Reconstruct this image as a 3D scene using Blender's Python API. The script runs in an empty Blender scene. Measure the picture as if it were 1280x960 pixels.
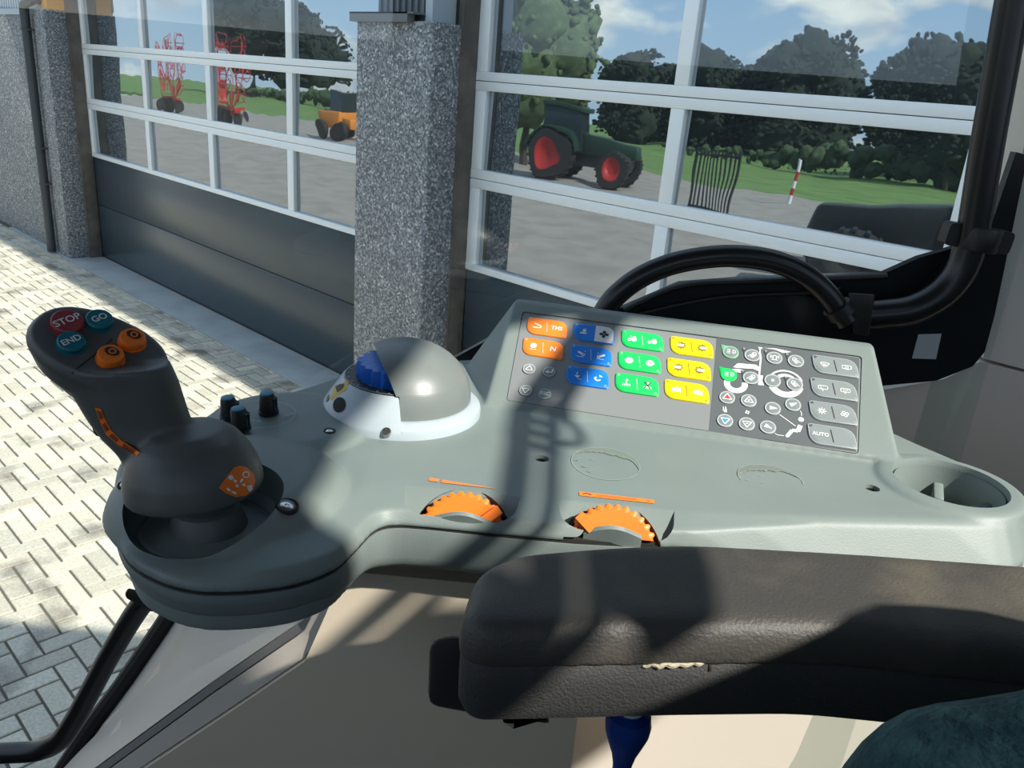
import bpy, bmesh, math, random
from mathutils import Vector, Matrix, noise
random.seed(7)
R = math.radians
C = bpy.context.scene.collection
sc = bpy.context.scene

# ---------------------------------------------------------------- frames
# world: X along the building front, Y into the building, Z up, ground at z=0
F = 1026.0
EYE = 2.6
DOOR = 4.04                       # distance of the garage doors
Zc = Vector((230, -2810, -1026)).normalized()
Yc = Vector((1051, -289, 1026)); Yc = (Yc - Zc*Yc.dot(Zc)).normalized()
Xc = Yc.cross(Zc)
def ray(px, py):
    r = Vector((px-640, py-480, F)); return Vector((r.dot(Xc), r.dot(Yc), r.dot(Zc)))
_v = ray(695, 109); _v.z = 0; CV = _v.normalized()      # cab frame: v = sideways out of the cab
CU = Vector((CV.y, -CV.x, 0))                           # u = towards the rear of the tractor
CW = Vector((0, 0, 1))
M_CAB = Matrix(((CU.x, CV.x, 0, 0), (CU.y, CV.y, 0, 0), (0, 0, 1, EYE), (0, 0, 0, 1)))
def U(px, py, w=None, v=None):                          # point of a real plane (height w or side plane v), cab coordinates
    r = ray(px, py); q = Vector((r.dot(CU), r.dot(CV), r.z))
    return q*(w/q.z) if w is not None else q*(v/q.y)
def UP(px, py, o, n):
    r = ray(px, py); q = Vector((r.dot(CU), r.dot(CV), r.z)); return q*(o.dot(n)/q.dot(n))
def FX(px, py, y):                                      # point of a plane parallel to the building front, world
    r = ray(px, py); q = r*(y/r.y); return Vector((q.x, q.y, q.z+EYE))

# ---------------------------------------------------------------- materials
def mat(name, col, rough=.5, bump=None, metal=0, spec=.5, var=None, coat=0):
    m = bpy.data.materials.new(name); m.use_nodes = True
    nt = m.node_tree; b = nt.nodes['Principled BSDF']
    b.inputs['Base Color'].default_value = (*col, 1); b.inputs['Roughness'].default_value = rough
    b.inputs['Metallic'].default_value = metal; b.inputs['Specular IOR Level'].default_value = spec
    b.inputs['Coat Weight'].default_value = coat
    tc = nt.nodes.new('ShaderNodeTexCoord')
    if bump:
        sc_, st, dist = bump
        n = nt.nodes.new('ShaderNodeTexNoise'); n.inputs['Scale'].default_value = sc_; n.inputs['Detail'].default_value = 3
        nt.links.new(tc.outputs['Object'], n.inputs['Vector'])
        bp = nt.nodes.new('ShaderNodeBump'); bp.inputs['Strength'].default_value = st; bp.inputs['Distance'].default_value = dist
        nt.links.new(n.outputs['Fac'], bp.inputs['Height']); nt.links.new(bp.outputs['Normal'], b.inputs['Normal'])
    if var:
        vs, c2, lo, hi = var
        n = nt.nodes.new('ShaderNodeTexNoise'); n.inputs['Scale'].default_value = vs; n.inputs['Detail'].default_value = 4
        nt.links.new(tc.outputs['Object'], n.inputs['Vector'])
        mr = nt.nodes.new('ShaderNodeMapRange'); mr.inputs[1].default_value = lo; mr.inputs[2].default_value = hi
        nt.links.new(n.outputs['Fac'], mr.inputs[0])
        mx = nt.nodes.new('ShaderNodeMix'); mx.data_type = 'RGBA'
        mx.inputs[6].default_value = (*col, 1); mx.inputs[7].default_value = (*c2, 1)
        nt.links.new(mr.outputs[0], mx.inputs[0]); nt.links.new(mx.outputs[2], b.inputs['Base Color'])
    return m
M = {}
M['console'] = mat('console_plastic', (.180,.222,.212), .5, (900,.25,.0006), var=(9,(.202,.245,.234),.4,.7))
M['lower'] = mat('console_lower_plastic', (.172,.210,.204), .5, (900,.25,.0006))
M['stick'] = mat('soft_grip_plastic', (.092,.102,.100), .45, (1100,.2,.0004))
M['dark'] = mat('black_plastic', (.012,.013,.014), .45, (500,.15,.0005))
M['tube'] = mat('black_painted_tube', (.010,.011,.012), .32, (160,.05,.0005))
M['rubber'] = mat('black_rubber', (.012,.012,.013), .6)
M['hole'] = mat('dark_recess', (.018,.016,.014), .8)
M['armrest'] = mat('armrest_leather', (.052,.049,.044), .55, (520,.5,.0012), var=(16,(.105,.092,.072),.45,.72))
M['armside'] = mat('armrest_side', (.036,.036,.036), .7, (600,.6,.0015))
M['foam'] = mat('foam', (.42,.38,.28), .9, (500,.5,.002))
M['orange'] = mat('orange_plastic', (.95,.20,.015), .45)
M['orange_pad'] = mat('orange_key', (.95,.235,.025), .5)
M['blue_pad'] = mat('blue_key', (.005,.20,.72), .45)
M['green_pad'] = mat('green_key', (.008,.62,.12), .5)
M['yellow_pad'] = mat('yellow_key', (.95,.72,.0), .5)
M['white_pad'] = mat('white_key', (.72,.74,.76), .5)
M['grey_pad'] = mat('grey_key', (.22,.255,.26), .45)
M['darkgrey_pad'] = mat('dark_grey_key', (.20,.23,.24), .45)
M['keypad_light'] = mat('keypad_film_light', (.215,.232,.238), .5, (1500,.1,.0002))
M['keypad_dark'] = mat('keypad_film_dark', (.10,.115,.122), .5, (1500,.1,.0002))
M['white'] = mat('white_print', (.80,.82,.80), .6)
M['rim'] = mat('key_rim', (.42,.46,.46), .5)
M['black_print'] = mat('black_print', (.02,.02,.02), .6)
M['yellow_print'] = mat('dark_yellow_print', (.30,.23,.02), .6)
M['red'] = mat('red_print', (.70,.05,.05), .5)
M['blue_print'] = mat('blue_print', (.03,.30,.65), .5)
M['stopred'] = mat('red_button', (.30,.035,.045), .5)
M['teal'] = mat('teal_button', (.0,.145,.19), .45)
M['silver'] = mat('silver_ring', (.42,.49,.54), .32, spec=.6)
M['dome'] = mat('grey_dome', (.165,.19,.186), .38, (900,.2,.0004))
M['blueknob'] = mat('blue_knob', (.005,.14,.62), .35)
M['sticker'] = mat('yellow_sticker', (.62,.40,.03), .5)
M['steel'] = mat('steel_screw', (.55,.56,.55), .3, metal=1)
M['tealcap'] = mat('teal_knob_cap', (.02,.20,.31), .45)
M['glue'] = mat('glue_residue', (.185,.215,.185), .3, (300,.5,.001))
M['glue_edge'] = mat('glue_residue_edge', (.34,.38,.35), .5)
M['decalfade'] = mat('faded_orange_decal', (.75,.22,.05), .5)
M['beige'] = mat('beige_trim', (.61,.53,.42), .55, (700,.2,.0005))
M['beige_grey'] = mat('grey_beige_trim', (.72,.66,.58), .55, (700,.2,.0005))
M['groove'] = mat('trim_groove', (.10,.095,.09), .7)
M['frit'] = mat('black_glass_border', (.012,.015,.017), .2)
M['knobblue'] = mat('dark_blue_knob', (.006,.035,.22), .35)
M['seat'] = mat('teal_velour', (.018,.062,.070), .95, (160,.9,.006), var=(55,(.06,.14,.14),.42,.68))
M['headliner'] = mat('headliner', (.10,.095,.088), .9)
# building
def granite():
    m = mat('washed_gravel_concrete', (.2,.2,.2), .85)
    nt = m.node_tree; b = nt.nodes['Principled BSDF']
    tc = nt.nodes.new('ShaderNodeTexCoord')
    v = nt.nodes.new('ShaderNodeTexVoronoi'); v.inputs['Scale'].default_value = 75
    nt.links.new(tc.outputs['Object'], v.inputs['Vector'])
    sp = nt.nodes.new('ShaderNodeSeparateColor'); nt.links.new(v.outputs['Color'], sp.inputs[0])
    cr = nt.nodes.new('ShaderNodeValToRGB'); cr.color_ramp.interpolation = 'CONSTANT'
    e = cr.color_ramp.elements; e[0].color = (.13,.14,.15,1); e[1].position = .35; e[1].color = (.24,.25,.26,1)
    x = e.new(.7); x.color = (.36,.375,.385,1); x = e.new(.94); x.color = (.60,.61,.60,1)
    nt.links.new(sp.outputs[0], cr.inputs[0]); nt.links.new(cr.outputs[0], b.inputs['Base Color'])
    bp = nt.nodes.new('ShaderNodeBump'); bp.inputs['Strength'].default_value = .6; bp.inputs['Distance'].default_value = .008
    nt.links.new(v.outputs['Distance'], bp.inputs['Height']); nt.links.new(bp.outputs[0], b.inputs['Normal'])
    return m
M['granite'] = granite()
M['cladding'] = mat('grey_cladding', (.12,.14,.16), .5)
M['cladding_light'] = mat('pale_cladding', (.42,.50,.55), .5)
M['flashing'] = mat('grey_flashing', (.13,.145,.155), .5)
M['wood'] = mat('orange_wood', (.75,.35,.06), .6)
M['steelpost'] = mat('brown_steel_post', (.085,.075,.065), .55, var=(6,(.15,.13,.105),.4,.7))
M['drainpipe'] = mat('dark_grey_drainpipe', (.045,.055,.062), .4)
M['alu'] = mat('aluminium_frame', (.86,.90,.91), .35)
M['cover'] = mat('pale_cover_plastic', (.42,.385,.34), .5, (700,.2,.0005))
M['doorpanel'] = mat('dark_door_panel', (.046,.066,.080), .25, spec=.4)
def mirror():
    m = bpy.data.materials.new('dark_reflecting_pane'); m.use_nodes = True
    nt = m.node_tree; b = nt.nodes['Principled BSDF']
    b.inputs['Base Color'].default_value = (.022,.03,.038,1); b.inputs['Roughness'].default_value = .15
    g = nt.nodes.new('ShaderNodeBsdfGlossy'); g.inputs['Roughness'].default_value = .012; g.inputs['Color'].default_value = (.86,.95,1,1)
    tc = nt.nodes.new('ShaderNodeTexCoord'); n = nt.nodes.new('ShaderNodeTexNoise'); n.inputs['Scale'].default_value = 2.2; n.inputs['Detail'].default_value = 1
    nt.links.new(tc.outputs['Object'], n.inputs['Vector'])
    bp = nt.nodes.new('ShaderNodeBump'); bp.inputs['Strength'].default_value = .10; bp.inputs['Distance'].default_value = .02
    nt.links.new(n.outputs['Fac'], bp.inputs['Height']); nt.links.new(bp.outputs[0], g.inputs['Normal'])
    mx = nt.nodes.new('ShaderNodeMixShader'); mx.inputs[0].default_value = .50
    nt.links.new(b.outputs[0], mx.inputs[1]); nt.links.new(g.outputs[0], mx.inputs[2])
    nt.links.new(mx.outputs[0], nt.nodes['Material Output'].inputs[0])
    return m
M['pane'] = mirror()
def clearglass():
    m = bpy.data.materials.new('clear_cab_glass'); m.use_nodes = True
    nt = m.node_tree; nt.nodes.remove(nt.nodes['Principled BSDF'])
    t = nt.nodes.new('ShaderNodeBsdfTransparent'); t.inputs[0].default_value = (.90,.955,.94,1)
    g = nt.nodes.new('ShaderNodeBsdfGlossy'); g.inputs['Roughness'].default_value = 0.0; g.inputs['Color'].default_value = (1,1,1,1)
    ge = nt.nodes.new('ShaderNodeNewGeometry'); dt = nt.nodes.new('ShaderNodeVectorMath'); dt.operation = 'DOT_PRODUCT'
    nt.links.new(ge.outputs['Normal'], dt.inputs[0]); nt.links.new(ge.outputs['Incoming'], dt.inputs[1])
    def mth(op, a, b=None):
        n = nt.nodes.new('ShaderNodeMath'); n.operation = op
        for i, x in enumerate((a, b)):
            if x is None: continue
            if isinstance(x, (int, float)): n.inputs[i].default_value = x
            else: nt.links.new(x, n.inputs[i])
        return n.outputs[0]
    c_ = mth('ABSOLUTE', dt.outputs['Value']); sch = mth('ADD', mth('MULTIPLY', mth('POWER', mth('SUBTRACT', 1.0, c_), 5.0), .92), .065)
    mx = nt.nodes.new('ShaderNodeMixShader'); nt.links.new(sch, mx.inputs[0])
    nt.links.new(t.outputs[0], mx.inputs[1]); nt.links.new(g.outputs[0], mx.inputs[2])
    nt.links.new(mx.outputs[0], nt.nodes['Material Output'].inputs[0])
    return m
M['glass'] = clearglass()
def paver():
    m = mat('concrete_paver', (.5,.46,.40), .85, (90,.4,.004))
    nt = m.node_tree; b = nt.nodes['Principled BSDF']
    at = nt.nodes.new('ShaderNodeAttribute'); at.attribute_name = 'tone'
    tc = nt.nodes.new('ShaderNodeTexCoord'); n = nt.nodes.new('ShaderNodeTexNoise'); n.inputs['Scale'].default_value = 2.6; n.inputs['Detail'].default_value = 6
    nt.links.new(tc.outputs['Object'], n.inputs['Vector'])
    n2 = nt.nodes.new('ShaderNodeTexNoise'); n2.inputs['Scale'].default_value = 70; n2.inputs['Detail'].default_value = 3
    nt.links.new(tc.outputs['Object'], n2.inputs['Vector'])
    cr = nt.nodes.new('ShaderNodeValToRGB'); e = cr.color_ramp.elements
    e[0].position = .30; e[0].color = (.20,.18,.155,1); e[1].position = .46; e[1].color = (.62,.565,.46,1)
    nt.links.new(n.outputs['Fac'], cr.inputs[0])
    mu = nt.nodes.new('ShaderNodeMix'); mu.data_type = 'RGBA'; mu.blend_type = 'MULTIPLY'; mu.inputs[0].default_value = 1
    nt.links.new(cr.outputs[0], mu.inputs[6]); nt.links.new(at.outputs['Color'], mu.inputs[7])
    mr = nt.nodes.new('ShaderNodeMapRange'); mr.inputs[1].default_value = .3; mr.inputs[2].default_value = .7; mr.inputs[3].default_value = .8; mr.inputs[4].default_value = 1.12
    nt.links.new(n2.outputs['Fac'], mr.inputs[0])
    mu2 = nt.nodes.new('ShaderNodeVectorMath'); mu2.operation = 'SCALE'
    nt.links.new(mu.outputs[2], mu2.inputs[0]); nt.links.new(mr.outputs[0], mu2.inputs['Scale'])
    nt.links.new(mu2.outputs[0], b.inputs['Base Color'])
    return m
M['paver'] = paver()
M['joint'] = mat('sand_joint', (.13,.115,.09), .95)
M['apron'] = mat('concrete_apron', (.40,.42,.42), .8, (40,.2,.003), var=(3,(.33,.35,.355),.4,.65))
M['yard'] = mat('yard_paving', (.30,.265,.235), .9, var=(1.5,(.24,.21,.185),.4,.65))
M['grass'] = mat('grass', (.13,.22,.05), .95, var=(.5,(.09,.16,.035),.4,.6))
M['leaf'] = mat('tree_leaves', (.010,.018,.012), .95, var=(3,(.022,.036,.018),.45,.7))
M['leaf_willow'] = mat('willow_leaves', (.055,.085,.035), .9, var=(3,(.11,.15,.07),.45,.7))
M['hedge'] = mat('hedge_leaves', (.035,.06,.025), .9, var=(2,(.06,.09,.04),.45,.7))
M['bark'] = mat('bark', (.05,.04,.03), .9)
M['machgreen'] = mat('tractor_green', (.007,.030,.016), .5)
M['machred'] = mat('machine_red', (.40,.018,.014), .5)
M['machorange'] = mat('machine_orange', (.60,.20,.02), .5)
M['tyre'] = mat('tyre_rubber', (.014,.014,.014), .8)
M['winglass'] = mat('machine_window', (.02,.03,.035), .1)

# ---------------------------------------------------------------- objects
def thing(name, label, cat, base=(0,0,0), group=None, kind=None, frame=None):
    o = bpy.data.objects.new(name, None); C.objects.link(o); o.empty_display_size = .05
    o.matrix_world = (frame if frame is not None else M_CAB) @ Matrix.Translation(Vector(base))
    o['base'] = list(base)
    if label: o['label'] = label
    if cat: o['category'] = cat
    if group: o['group'] = group
    if kind: o['kind'] = kind
    return o
def tag(o, label=None, cat=None, group=None, kind=None):
    if label: o['label'] = label
    if cat: o['category'] = cat
    if group: o['group'] = group
    if kind: o['kind'] = kind
    return o
def finish(me, mats, smooth=True, ang=35):
    if not isinstance(mats, (list, tuple)): mats = [mats]
    for m in mats: me.materials.append(m)
    if smooth:
        me.shade_smooth()
        try: me.set_sharp_from_angle(angle=R(ang))
        except Exception: pass
def obj(name, bm, mats, parent=None, smooth=True, ang=35, label=None, frame=None, base=None):
    """one mesh object; bm holds coordinates of the frame its top-level thing stands in"""
    me = bm if isinstance(bm, bpy.types.Mesh) else bpy.data.meshes.new(name)
    if not isinstance(bm, bpy.types.Mesh):
        bmesh.ops.recalc_face_normals(bm, faces=bm.faces); bm.to_mesh(me); bm.free()
    root = parent
    while root is not None and root.parent: root = root.parent
    off = Vector(root['base']) if root is not None and 'base' in root else Vector(base or (0,0,0))
    if off.length: me.transform(Matrix.Translation(-off))
    finish(me, mats, smooth, ang)
    o = bpy.data.objects.new(name, me); C.objects.link(o)
    if parent is not None: o.parent = parent
    else: o.matrix_world = (frame if frame is not None else M_CAB) @ Matrix.Translation(off)
    if label: o['label'] = label
    return o
WORLD = Matrix.Identity(4)

# ---------------------------------------------------------------- shapes (all add to a bmesh)
def BM(): return bmesh.new()
def box(bm, a, b, mi=0, M4=None):
    a, b = Vector(a), Vector(b); c = (a+b)/2; d = b-a
    mm = Matrix.Translation(c) @ Matrix.Diagonal((d.x, d.y, d.z, 1))
    if M4 is not None: mm = M4 @ mm
    r = bmesh.ops.create_cube(bm, size=1, matrix=mm)
    fs = set(f for v in r['verts'] for f in v.link_faces)
    for f in fs: f.material_index = mi
    return r['verts']
def bevel(bm, w, seg=2, edges=None, ang=30):
    es = edges or [e for e in bm.edges if len(e.link_faces) == 2 and e.calc_face_angle(0) > R(ang)]
    bmesh.ops.bevel(bm, geom=es, offset=w, segments=seg, affect='EDGES', profile=.5)
def hull(bm, pts, mi=0):
    vs = [bm.verts.new(p) for p in pts]
    r = bmesh.ops.convex_hull(bm, input=vs)
    bad = [g for g in r['geom_interior'] if isinstance(g, bmesh.types.BMVert)]
    if bad: bmesh.ops.delete(bm, geom=bad, context='VERTS')
    for g in r['geom']:
        if isinstance(g, bmesh.types.BMFace): g.material_index = mi
def prism(bm, poly, f0, f1, mi=0):
    """poly 2D points, f0/f1 map (x,y)->3D for the two ends"""
    a = [bm.verts.new(f0(*p)) for p in poly]; b = [bm.verts.new(f1(*p)) for p in poly]
    n = len(poly); fs = []
    fs.append(bm.faces.new(a)); fs.append(bm.faces.new(b[::-1]))
    for i in range(n): fs.append(bm.faces.new((a[i], b[i], b[(i+1) % n], a[(i+1) % n])))
    for f in fs: f.material_index = mi
    return a, b
def slab(bm, pts, w0, w1, mi=0):
    return prism(bm, [(p[0], p[1]) for p in pts], lambda x, y: (x, y, w0), lambda x, y: (x, y, w1), mi)
def loft(bm, rings, cap=True, mi=0, closed=True):
    vr = [[bm.verts.new(p) for p in r] for r in rings]; n = len(rings[0]); fs = []
    for i in range(len(vr)-1):
        for k in range(n if closed else n-1):
            j = (k+1) % n; fs.append(bm.faces.new((vr[i][k], vr[i][j], vr[i+1][j], vr[i+1][k])))
    if cap:
        fs.append(bm.faces.new(vr[0][::-1])); fs.append(bm.faces.new(vr[-1]))
    for f in fs: f.material_index = mi
    return vr
def frame_z(n, up=Vector((0,0,1))):
    n = Vector(n).normalized(); up = Vector(up)
    if abs(n.dot(up.normalized())) > .99: up = Vector((0,1,0))
    x = up.cross(n).normalized(); y = n.cross(x); return x, y, n
def lathe(bm, prof, c=(0,0,0), axis=(0,0,1), seg=40, mi=0, up=(0,1,0), cap=True):
    """prof = [(r, h)], revolved about axis through c"""
    x, y, n = frame_z(axis, up); c = Vector(c); rings = []
    for r, h in prof:
        r = max(r, 1e-5)
        rings.append([c + n*h + (x*math.cos(2*math.pi*k/seg) + y*math.sin(2*math.pi*k/seg))*r for k in range(seg)])
    return loft(bm, rings, cap, mi)
def catmull(pts, sub=8):
    P = [Vector(p) for p in pts]; out = []
    for i in range(len(P)-1):
        p0 = P[max(i-1, 0)]; p1 = P[i]; p2 = P[i+1]; p3 = P[min(i+2, len(P)-1)]
        for s in range(sub):
            t = s/sub
            out.append(.5*((2*p1)+(p2-p0)*t+(2*p0-5*p1+4*p2-p3)*t*t+(3*p1-p0-3*p2+p3)*t**3))
    out.append(P[-1]); return out
def tube(bm, pts, r, seg=14, mi=0, sub=8):
    P = catmull(pts, sub) if sub > 1 else [Vector(p) for p in pts]
    rings = []; nrm = None
    for i, p in enumerate(P):
        t = (P[min(i+1, len(P)-1)] - P[max(i-1, 0)]).normalized()
        if nrm is None: nrm = t.orthogonal().normalized()
        nrm = (nrm - t*nrm.dot(t)).normalized(); b = t.cross(nrm)
        rr = r(i/(len(P)-1)) if callable(r) else r
        rings.append([p + (nrm*math.cos(2*math.pi*k/seg) + b*math.sin(2*math.pi*k/seg))*rr for k in range(seg)])
    loft(bm, rings, True, mi)
def smooth_poly(pts, sub=6):
    n = len(pts); P = [Vector((p[0], p[1], 0)) for p in pts]; out = []
    for i in range(n):
        p0, p1, p2, p3 = P[i-1], P[i], P[(i+1) % n], P[(i+2) % n]
        for s in range(sub):
            t = s/sub; q = .5*((2*p1)+(p2-p0)*t+(2*p0-5*p1+4*p2-p3)*t*t+(3*p1-p0-3*p2+p3)*t**3)
            out.append((q.x, q.y))
    return out
def round_poly(pts, rad, seg=6):
    """2D polygon with rounded corners; rad scalar or list"""
    n = len(pts); out = []
    for i in range(n):
        p = Vector(pts[i]); a = (Vector(pts[i-1])-p); b = (Vector(pts[(i+1) % n])-p)
        r = rad[i] if isinstance(rad, (list, tuple)) else rad
        if r <= 0: out.append(tuple(p)); continue
        r = min(r, a.length*.49, b.length*.49)
        A = p + a.normalized()*r; B = p + b.normalized()*r
        for s in range(seg+1):
            t = s/seg; q = A*(1-t)**2 + p*2*t*(1-t) + B*t*t; out.append((q.x, q.y))
    return out
def to_mesh(bm, name='tmp'):
    me = bpy.data.meshes.new(name); bmesh.ops.recalc_face_normals(bm, faces=bm.faces); bm.to_mesh(me); bm.free(); return me
def evaluated(o):
    bpy.context.view_layer.update(); dg = bpy.context.evaluated_depsgraph_get()
    return bpy.data.meshes.new_from_object(o.evaluated_get(dg))
def voxel(bm, size, smooth=6, fac=.5):
    """fuse overlapping shells into one skin with softened edges"""
    me = to_mesh(bm) if not isinstance(bm, bpy.types.Mesh) else bm
    o = bpy.data.objects.new('tmp', me); C.objects.link(o)
    m = o.modifiers.new('r', 'REMESH'); m.mode = 'VOXEL'; m.voxel_size = size
    if smooth: s = o.modifiers.new('s', 'SMOOTH'); s.factor = fac; s.iterations = smooth
    out = evaluated(o); bpy.data.objects.remove(o); bpy.data.meshes.remove(me); return out
def cut(me, cutters, op='DIFFERENCE'):
    o = bpy.data.objects.new('tmp', me); C.objects.link(o); tmp = []
    for c in cutters:
        cm = to_mesh(c); q = bpy.data.objects.new('cutter', cm); C.objects.link(q); tmp.append(q)
        b = o.modifiers.new('b', 'BOOLEAN'); b.operation = op; b.solver = 'EXACT'; b.object = q
    out = evaluated(o); bpy.data.objects.remove(o); bpy.data.meshes.remove(me)
    for q in tmp: bpy.data.objects.remove(q)
    return out
# flat print: 2D figures at height z of a local plane
class Flat:
    def __init__(s, bm, f, z=.0003, th=.0): s.bm, s.f, s.z = bm, f, z
    def poly(s, pts, mi=1, z=None):
        fc = s.bm.faces.new([s.bm.verts.new(s.f(x, y, s.z if z is None else z)) for x, y in pts]); fc.material_index = mi
    def disc(s, c, r, mi=1, seg=16, ry=None, z=None):
        s.poly([(c[0]+r*math.cos(2*math.pi*k/seg), c[1]+(ry or r)*math.sin(2*math.pi*k/seg)) for k in range(seg)], mi, z)
    def ring(s, c, r0, r1, mi=1, a0=0, a1=360, seg=24, z=None):
        for k in range(seg):
            a, b = R(a0+(a1-a0)*k/seg), R(a0+(a1-a0)*(k+1)/seg)
            s.poly([(c[0]+r0*math.cos(a), c[1]+r0*math.sin(a)), (c[0]+r1*math.cos(a), c[1]+r1*math.sin(a)),
                    (c[0]+r1*math.cos(b), c[1]+r1*math.sin(b)), (c[0]+r0*math.cos(b), c[1]+r0*math.sin(b))], mi, z)
    def line(s, p, q, w, mi=1, z=None):
        p, q = Vector(p), Vector(q); d = (q-p).normalized(); n = Vector((-d.y, d.x))*w/2
        s.poly([tuple(p+n), tuple(p-n), tuple(q-n), tuple(q+n)], mi, z)
    def path(s, pts, w, mi=1, close=False, z=None):
        for a, b in zip(pts, pts[1:]+(pts[:1] if close else [])): s.line(a, b, w, mi, z)
    def outline(s, pts, w, mi=1, z=None): s.path(list(pts), w, mi, True, z)
    def tri(s, c, r, up=1, w=None, mi=1, z=None):
        pts = [(c[0]+r*math.cos(R(a))*1.05, c[1]+up*r*math.sin(R(a))*.95) for a in (90, 210, 330)]
        s.outline(pts, w, mi, z) if w else s.poly(pts, mi, z)
    def text(s, body, c, size, mi=1, bold=.0, rot=0, z=None):
        cu = bpy.data.curves.new('txt', 'FONT'); cu.body = body; cu.size = size; cu.align_x = 'CENTER'; cu.align_y = 'CENTER'
        cu.fill_mode = 'FRONT' if hasattr(cu, 'fill_mode') else cu.fill_mode; cu.offset = bold; cu.resolution_u = 3
        cu.dimensions = '2D'
        o = bpy.data.objects.new('txt', cu); C.objects.link(o); me = evaluated(o)
        ca, sa = math.cos(R(rot)), math.sin(R(rot)); zz = s.z if z is None else z
        vs = [s.bm.verts.new(s.f(c[0]+v.co.x*ca-v.co.y*sa, c[1]+v.co.x*sa+v.co.y*ca, zz)) for v in me.vertices]
        for p in me.polygons:
            try: fc = s.bm.faces.new([vs[i] for i in p.vertices]); fc.material_index = mi
            except ValueError: pass
        bpy.data.objects.remove(o); bpy.data.meshes.remove(me)
def plane_map(o, x, y):
    o, x, y = Vector(o), Vector(x), Vector(y); n = x.cross(y).normalized()
    return lambda a, b, z=0: o + x*a + y*b + n*z

# ================================================================ the yard and the building front (world coordinates)
def build_ground():
    bm = BM(); lay = bm.loops.layers.float_color.new('tone')
    W, J, H = .105, .0058, .012
    x0, x1, y0, y1 = -17.0, -1.6, .10, 3.60
    nx, ny = int((x1-x0)/W), int((y1-y0)/W)
    rnd = random.Random(3)
    def brick(ax, ay, bx, by):
        bx = min(bx, x1); by = min(by, y1)
        if bx-ax < .02 or by-ay < .02: return
        t = rnd.uniform(.80, 1.12); tw = rnd.uniform(-.02, .02)
        c = (t+tw, t, t-tw, 1); dz = rnd.uniform(-.0015, .0015); b = .004
        A = [(ax+J, ay+J), (bx-J, ay+J), (bx-J, by-J), (ax+J, by-J)]
        B = [(ax+J+b, ay+J+b), (bx-J-b, ay+J+b), (bx-J-b, by-J-b), (ax+J+b, by-J-b)]
        lo = [bm.verts.new((x, y, -.012)) for x, y in A]; mid = [bm.verts.new((x, y, -.004+dz)) for x, y in A]
        hi = [bm.verts.new((x, y, dz)) for x, y in B]
        fs = [bm.faces.new(hi)]
        for i in range(4):
            j = (i+1) % 4
            fs.append(bm.faces.new((lo[i], lo[j], mid[j], mid[i]))); fs.append(bm.faces.new((mid[i], mid[j], hi[j], hi[i])))
        for f in fs:
            for l in f.loops: l[lay] = c
    for i in range(-2, nx+2):
        for j in range(-2, ny+2):
            m = (i+j) % 4; ax, ay = x0+i*W, y0+j*W
            if m == 0: brick(ax, ay, ax+2*W, ay+W)
            elif m == 2: brick(ax, ay, ax+W, ay+2*W)
    g = obj('ground', bm, M['paver'], frame=WORLD, smooth=False)
    tag(g, 'herringbone paving of pale concrete blocks in front of the building', 'paving', kind='structure')
    bm = BM(); box(bm, (-17.2, .0, -.10), (4, 4.3, -.010)); obj('paving_joints', bm, M['joint'], g, smooth=False)
    bm = BM(); box(bm, (-14.0, 3.605, -.1), (3, 4.3, .004)); bevel(bm, .006)
    a = obj('floor_apron', bm, M['apron'], frame=WORLD); tag(a, 'light concrete strip along the foot of the garage doors', 'apron', kind='structure')
build_ground()

def door(name, label, x0, x1, mull, left_frame):
    """sectional door: aluminium grid with reflecting panes over a dark sandwich panel"""
    t = thing(name, label, 'garage door', (x0, DOOR, 0), kind='structure', frame=WORLD)
    z = lambda d: EYE + d
    rows = [(z(.70), z(1.2)), (z(.065), z(.585)), (z(-.57), z(-.055)), (z(-1.235), z(-.70))]
    rows = rows[1:] if True else rows
    bm = BM(); f = .012
    box(bm, (x0, DOOR, .03), (x1, DOOR+.04, z(-1.895)-.003)); box(bm, (x0, DOOR, z(-1.895)+.003), (x1, DOOR+.04, z(-1.285)))
    bevel(bm, .004); obj('lower_panel', bm, M['doorpanel'], t)
    bm = BM(); box(bm, (x0, DOOR+.005, .0), (x1, DOOR+.035, .03)); obj('bottom_seal', bm, M['rubber'], t)
    rails = [(z(-1.285), z(-1.235)), (z(-.70), z(-.637)), (z(-.633), z(-.57)), (z(-.055), z(.004)), (z(.008), z(.065)), (z(.585), z(.70))]
    for a, b in rails:
        bm = BM(); box(bm, (x0, DOOR-.018, a), (x1, DOOR+.04, b)); bevel(bm, .004); obj('rail', bm, M['alu'], t)
    for (a, b) in rows:
        xs = [x0] + [m for mm in mull for m in mm] + [x1]
        for k in range(0, len(xs), 2):
            pass
        for (ma, mb) in [(x0, x0+left_frame)] + mull:
            bm = BM(); box(bm, (ma, DOOR-.015, a), (mb, DOOR+.035, b)); bevel(bm, .004); obj('mullion', bm, M['alu'], t)
        edges = [x0+left_frame] + [m for mm in mull for m in mm] + [x1]
        for k in range(0, len(edges)-1, 2):
            pa, pb = edges[k], edges[k+1]
            tilt = R({0: 0.0, 1: -1.1, 2: 0.25}[rows.index((a, b))])
            bm = BM(); mm = Matrix.Translation((0, DOOR+.024, (a+b)/2)) @ Matrix.Rotation(tilt, 4, 'X')
            box(bm, (pa-.004, -.003, -(b-a)/2-.004), (pb+.004, .003, (b-a)/2+.004), 0, mm); obj('pane', bm, M['pane'], t, smooth=False)
    return t
door('door_1', 'garage door left of the gravel pillar, white grid of panes over a dark grey panel', -11.52, -4.9,
     [(-9.79, -9.69), (-8.27, -8.17), (-6.76, -6.66)], .10)
door('door_2', 'garage door right of the gravel pillar, its panes mirroring trees and sky', -4.335, 3.0,
     [(-2.745, -2.655), (-1.185, -1.085), (.40, .49), (1.9, 1.99)], .10)

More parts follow.
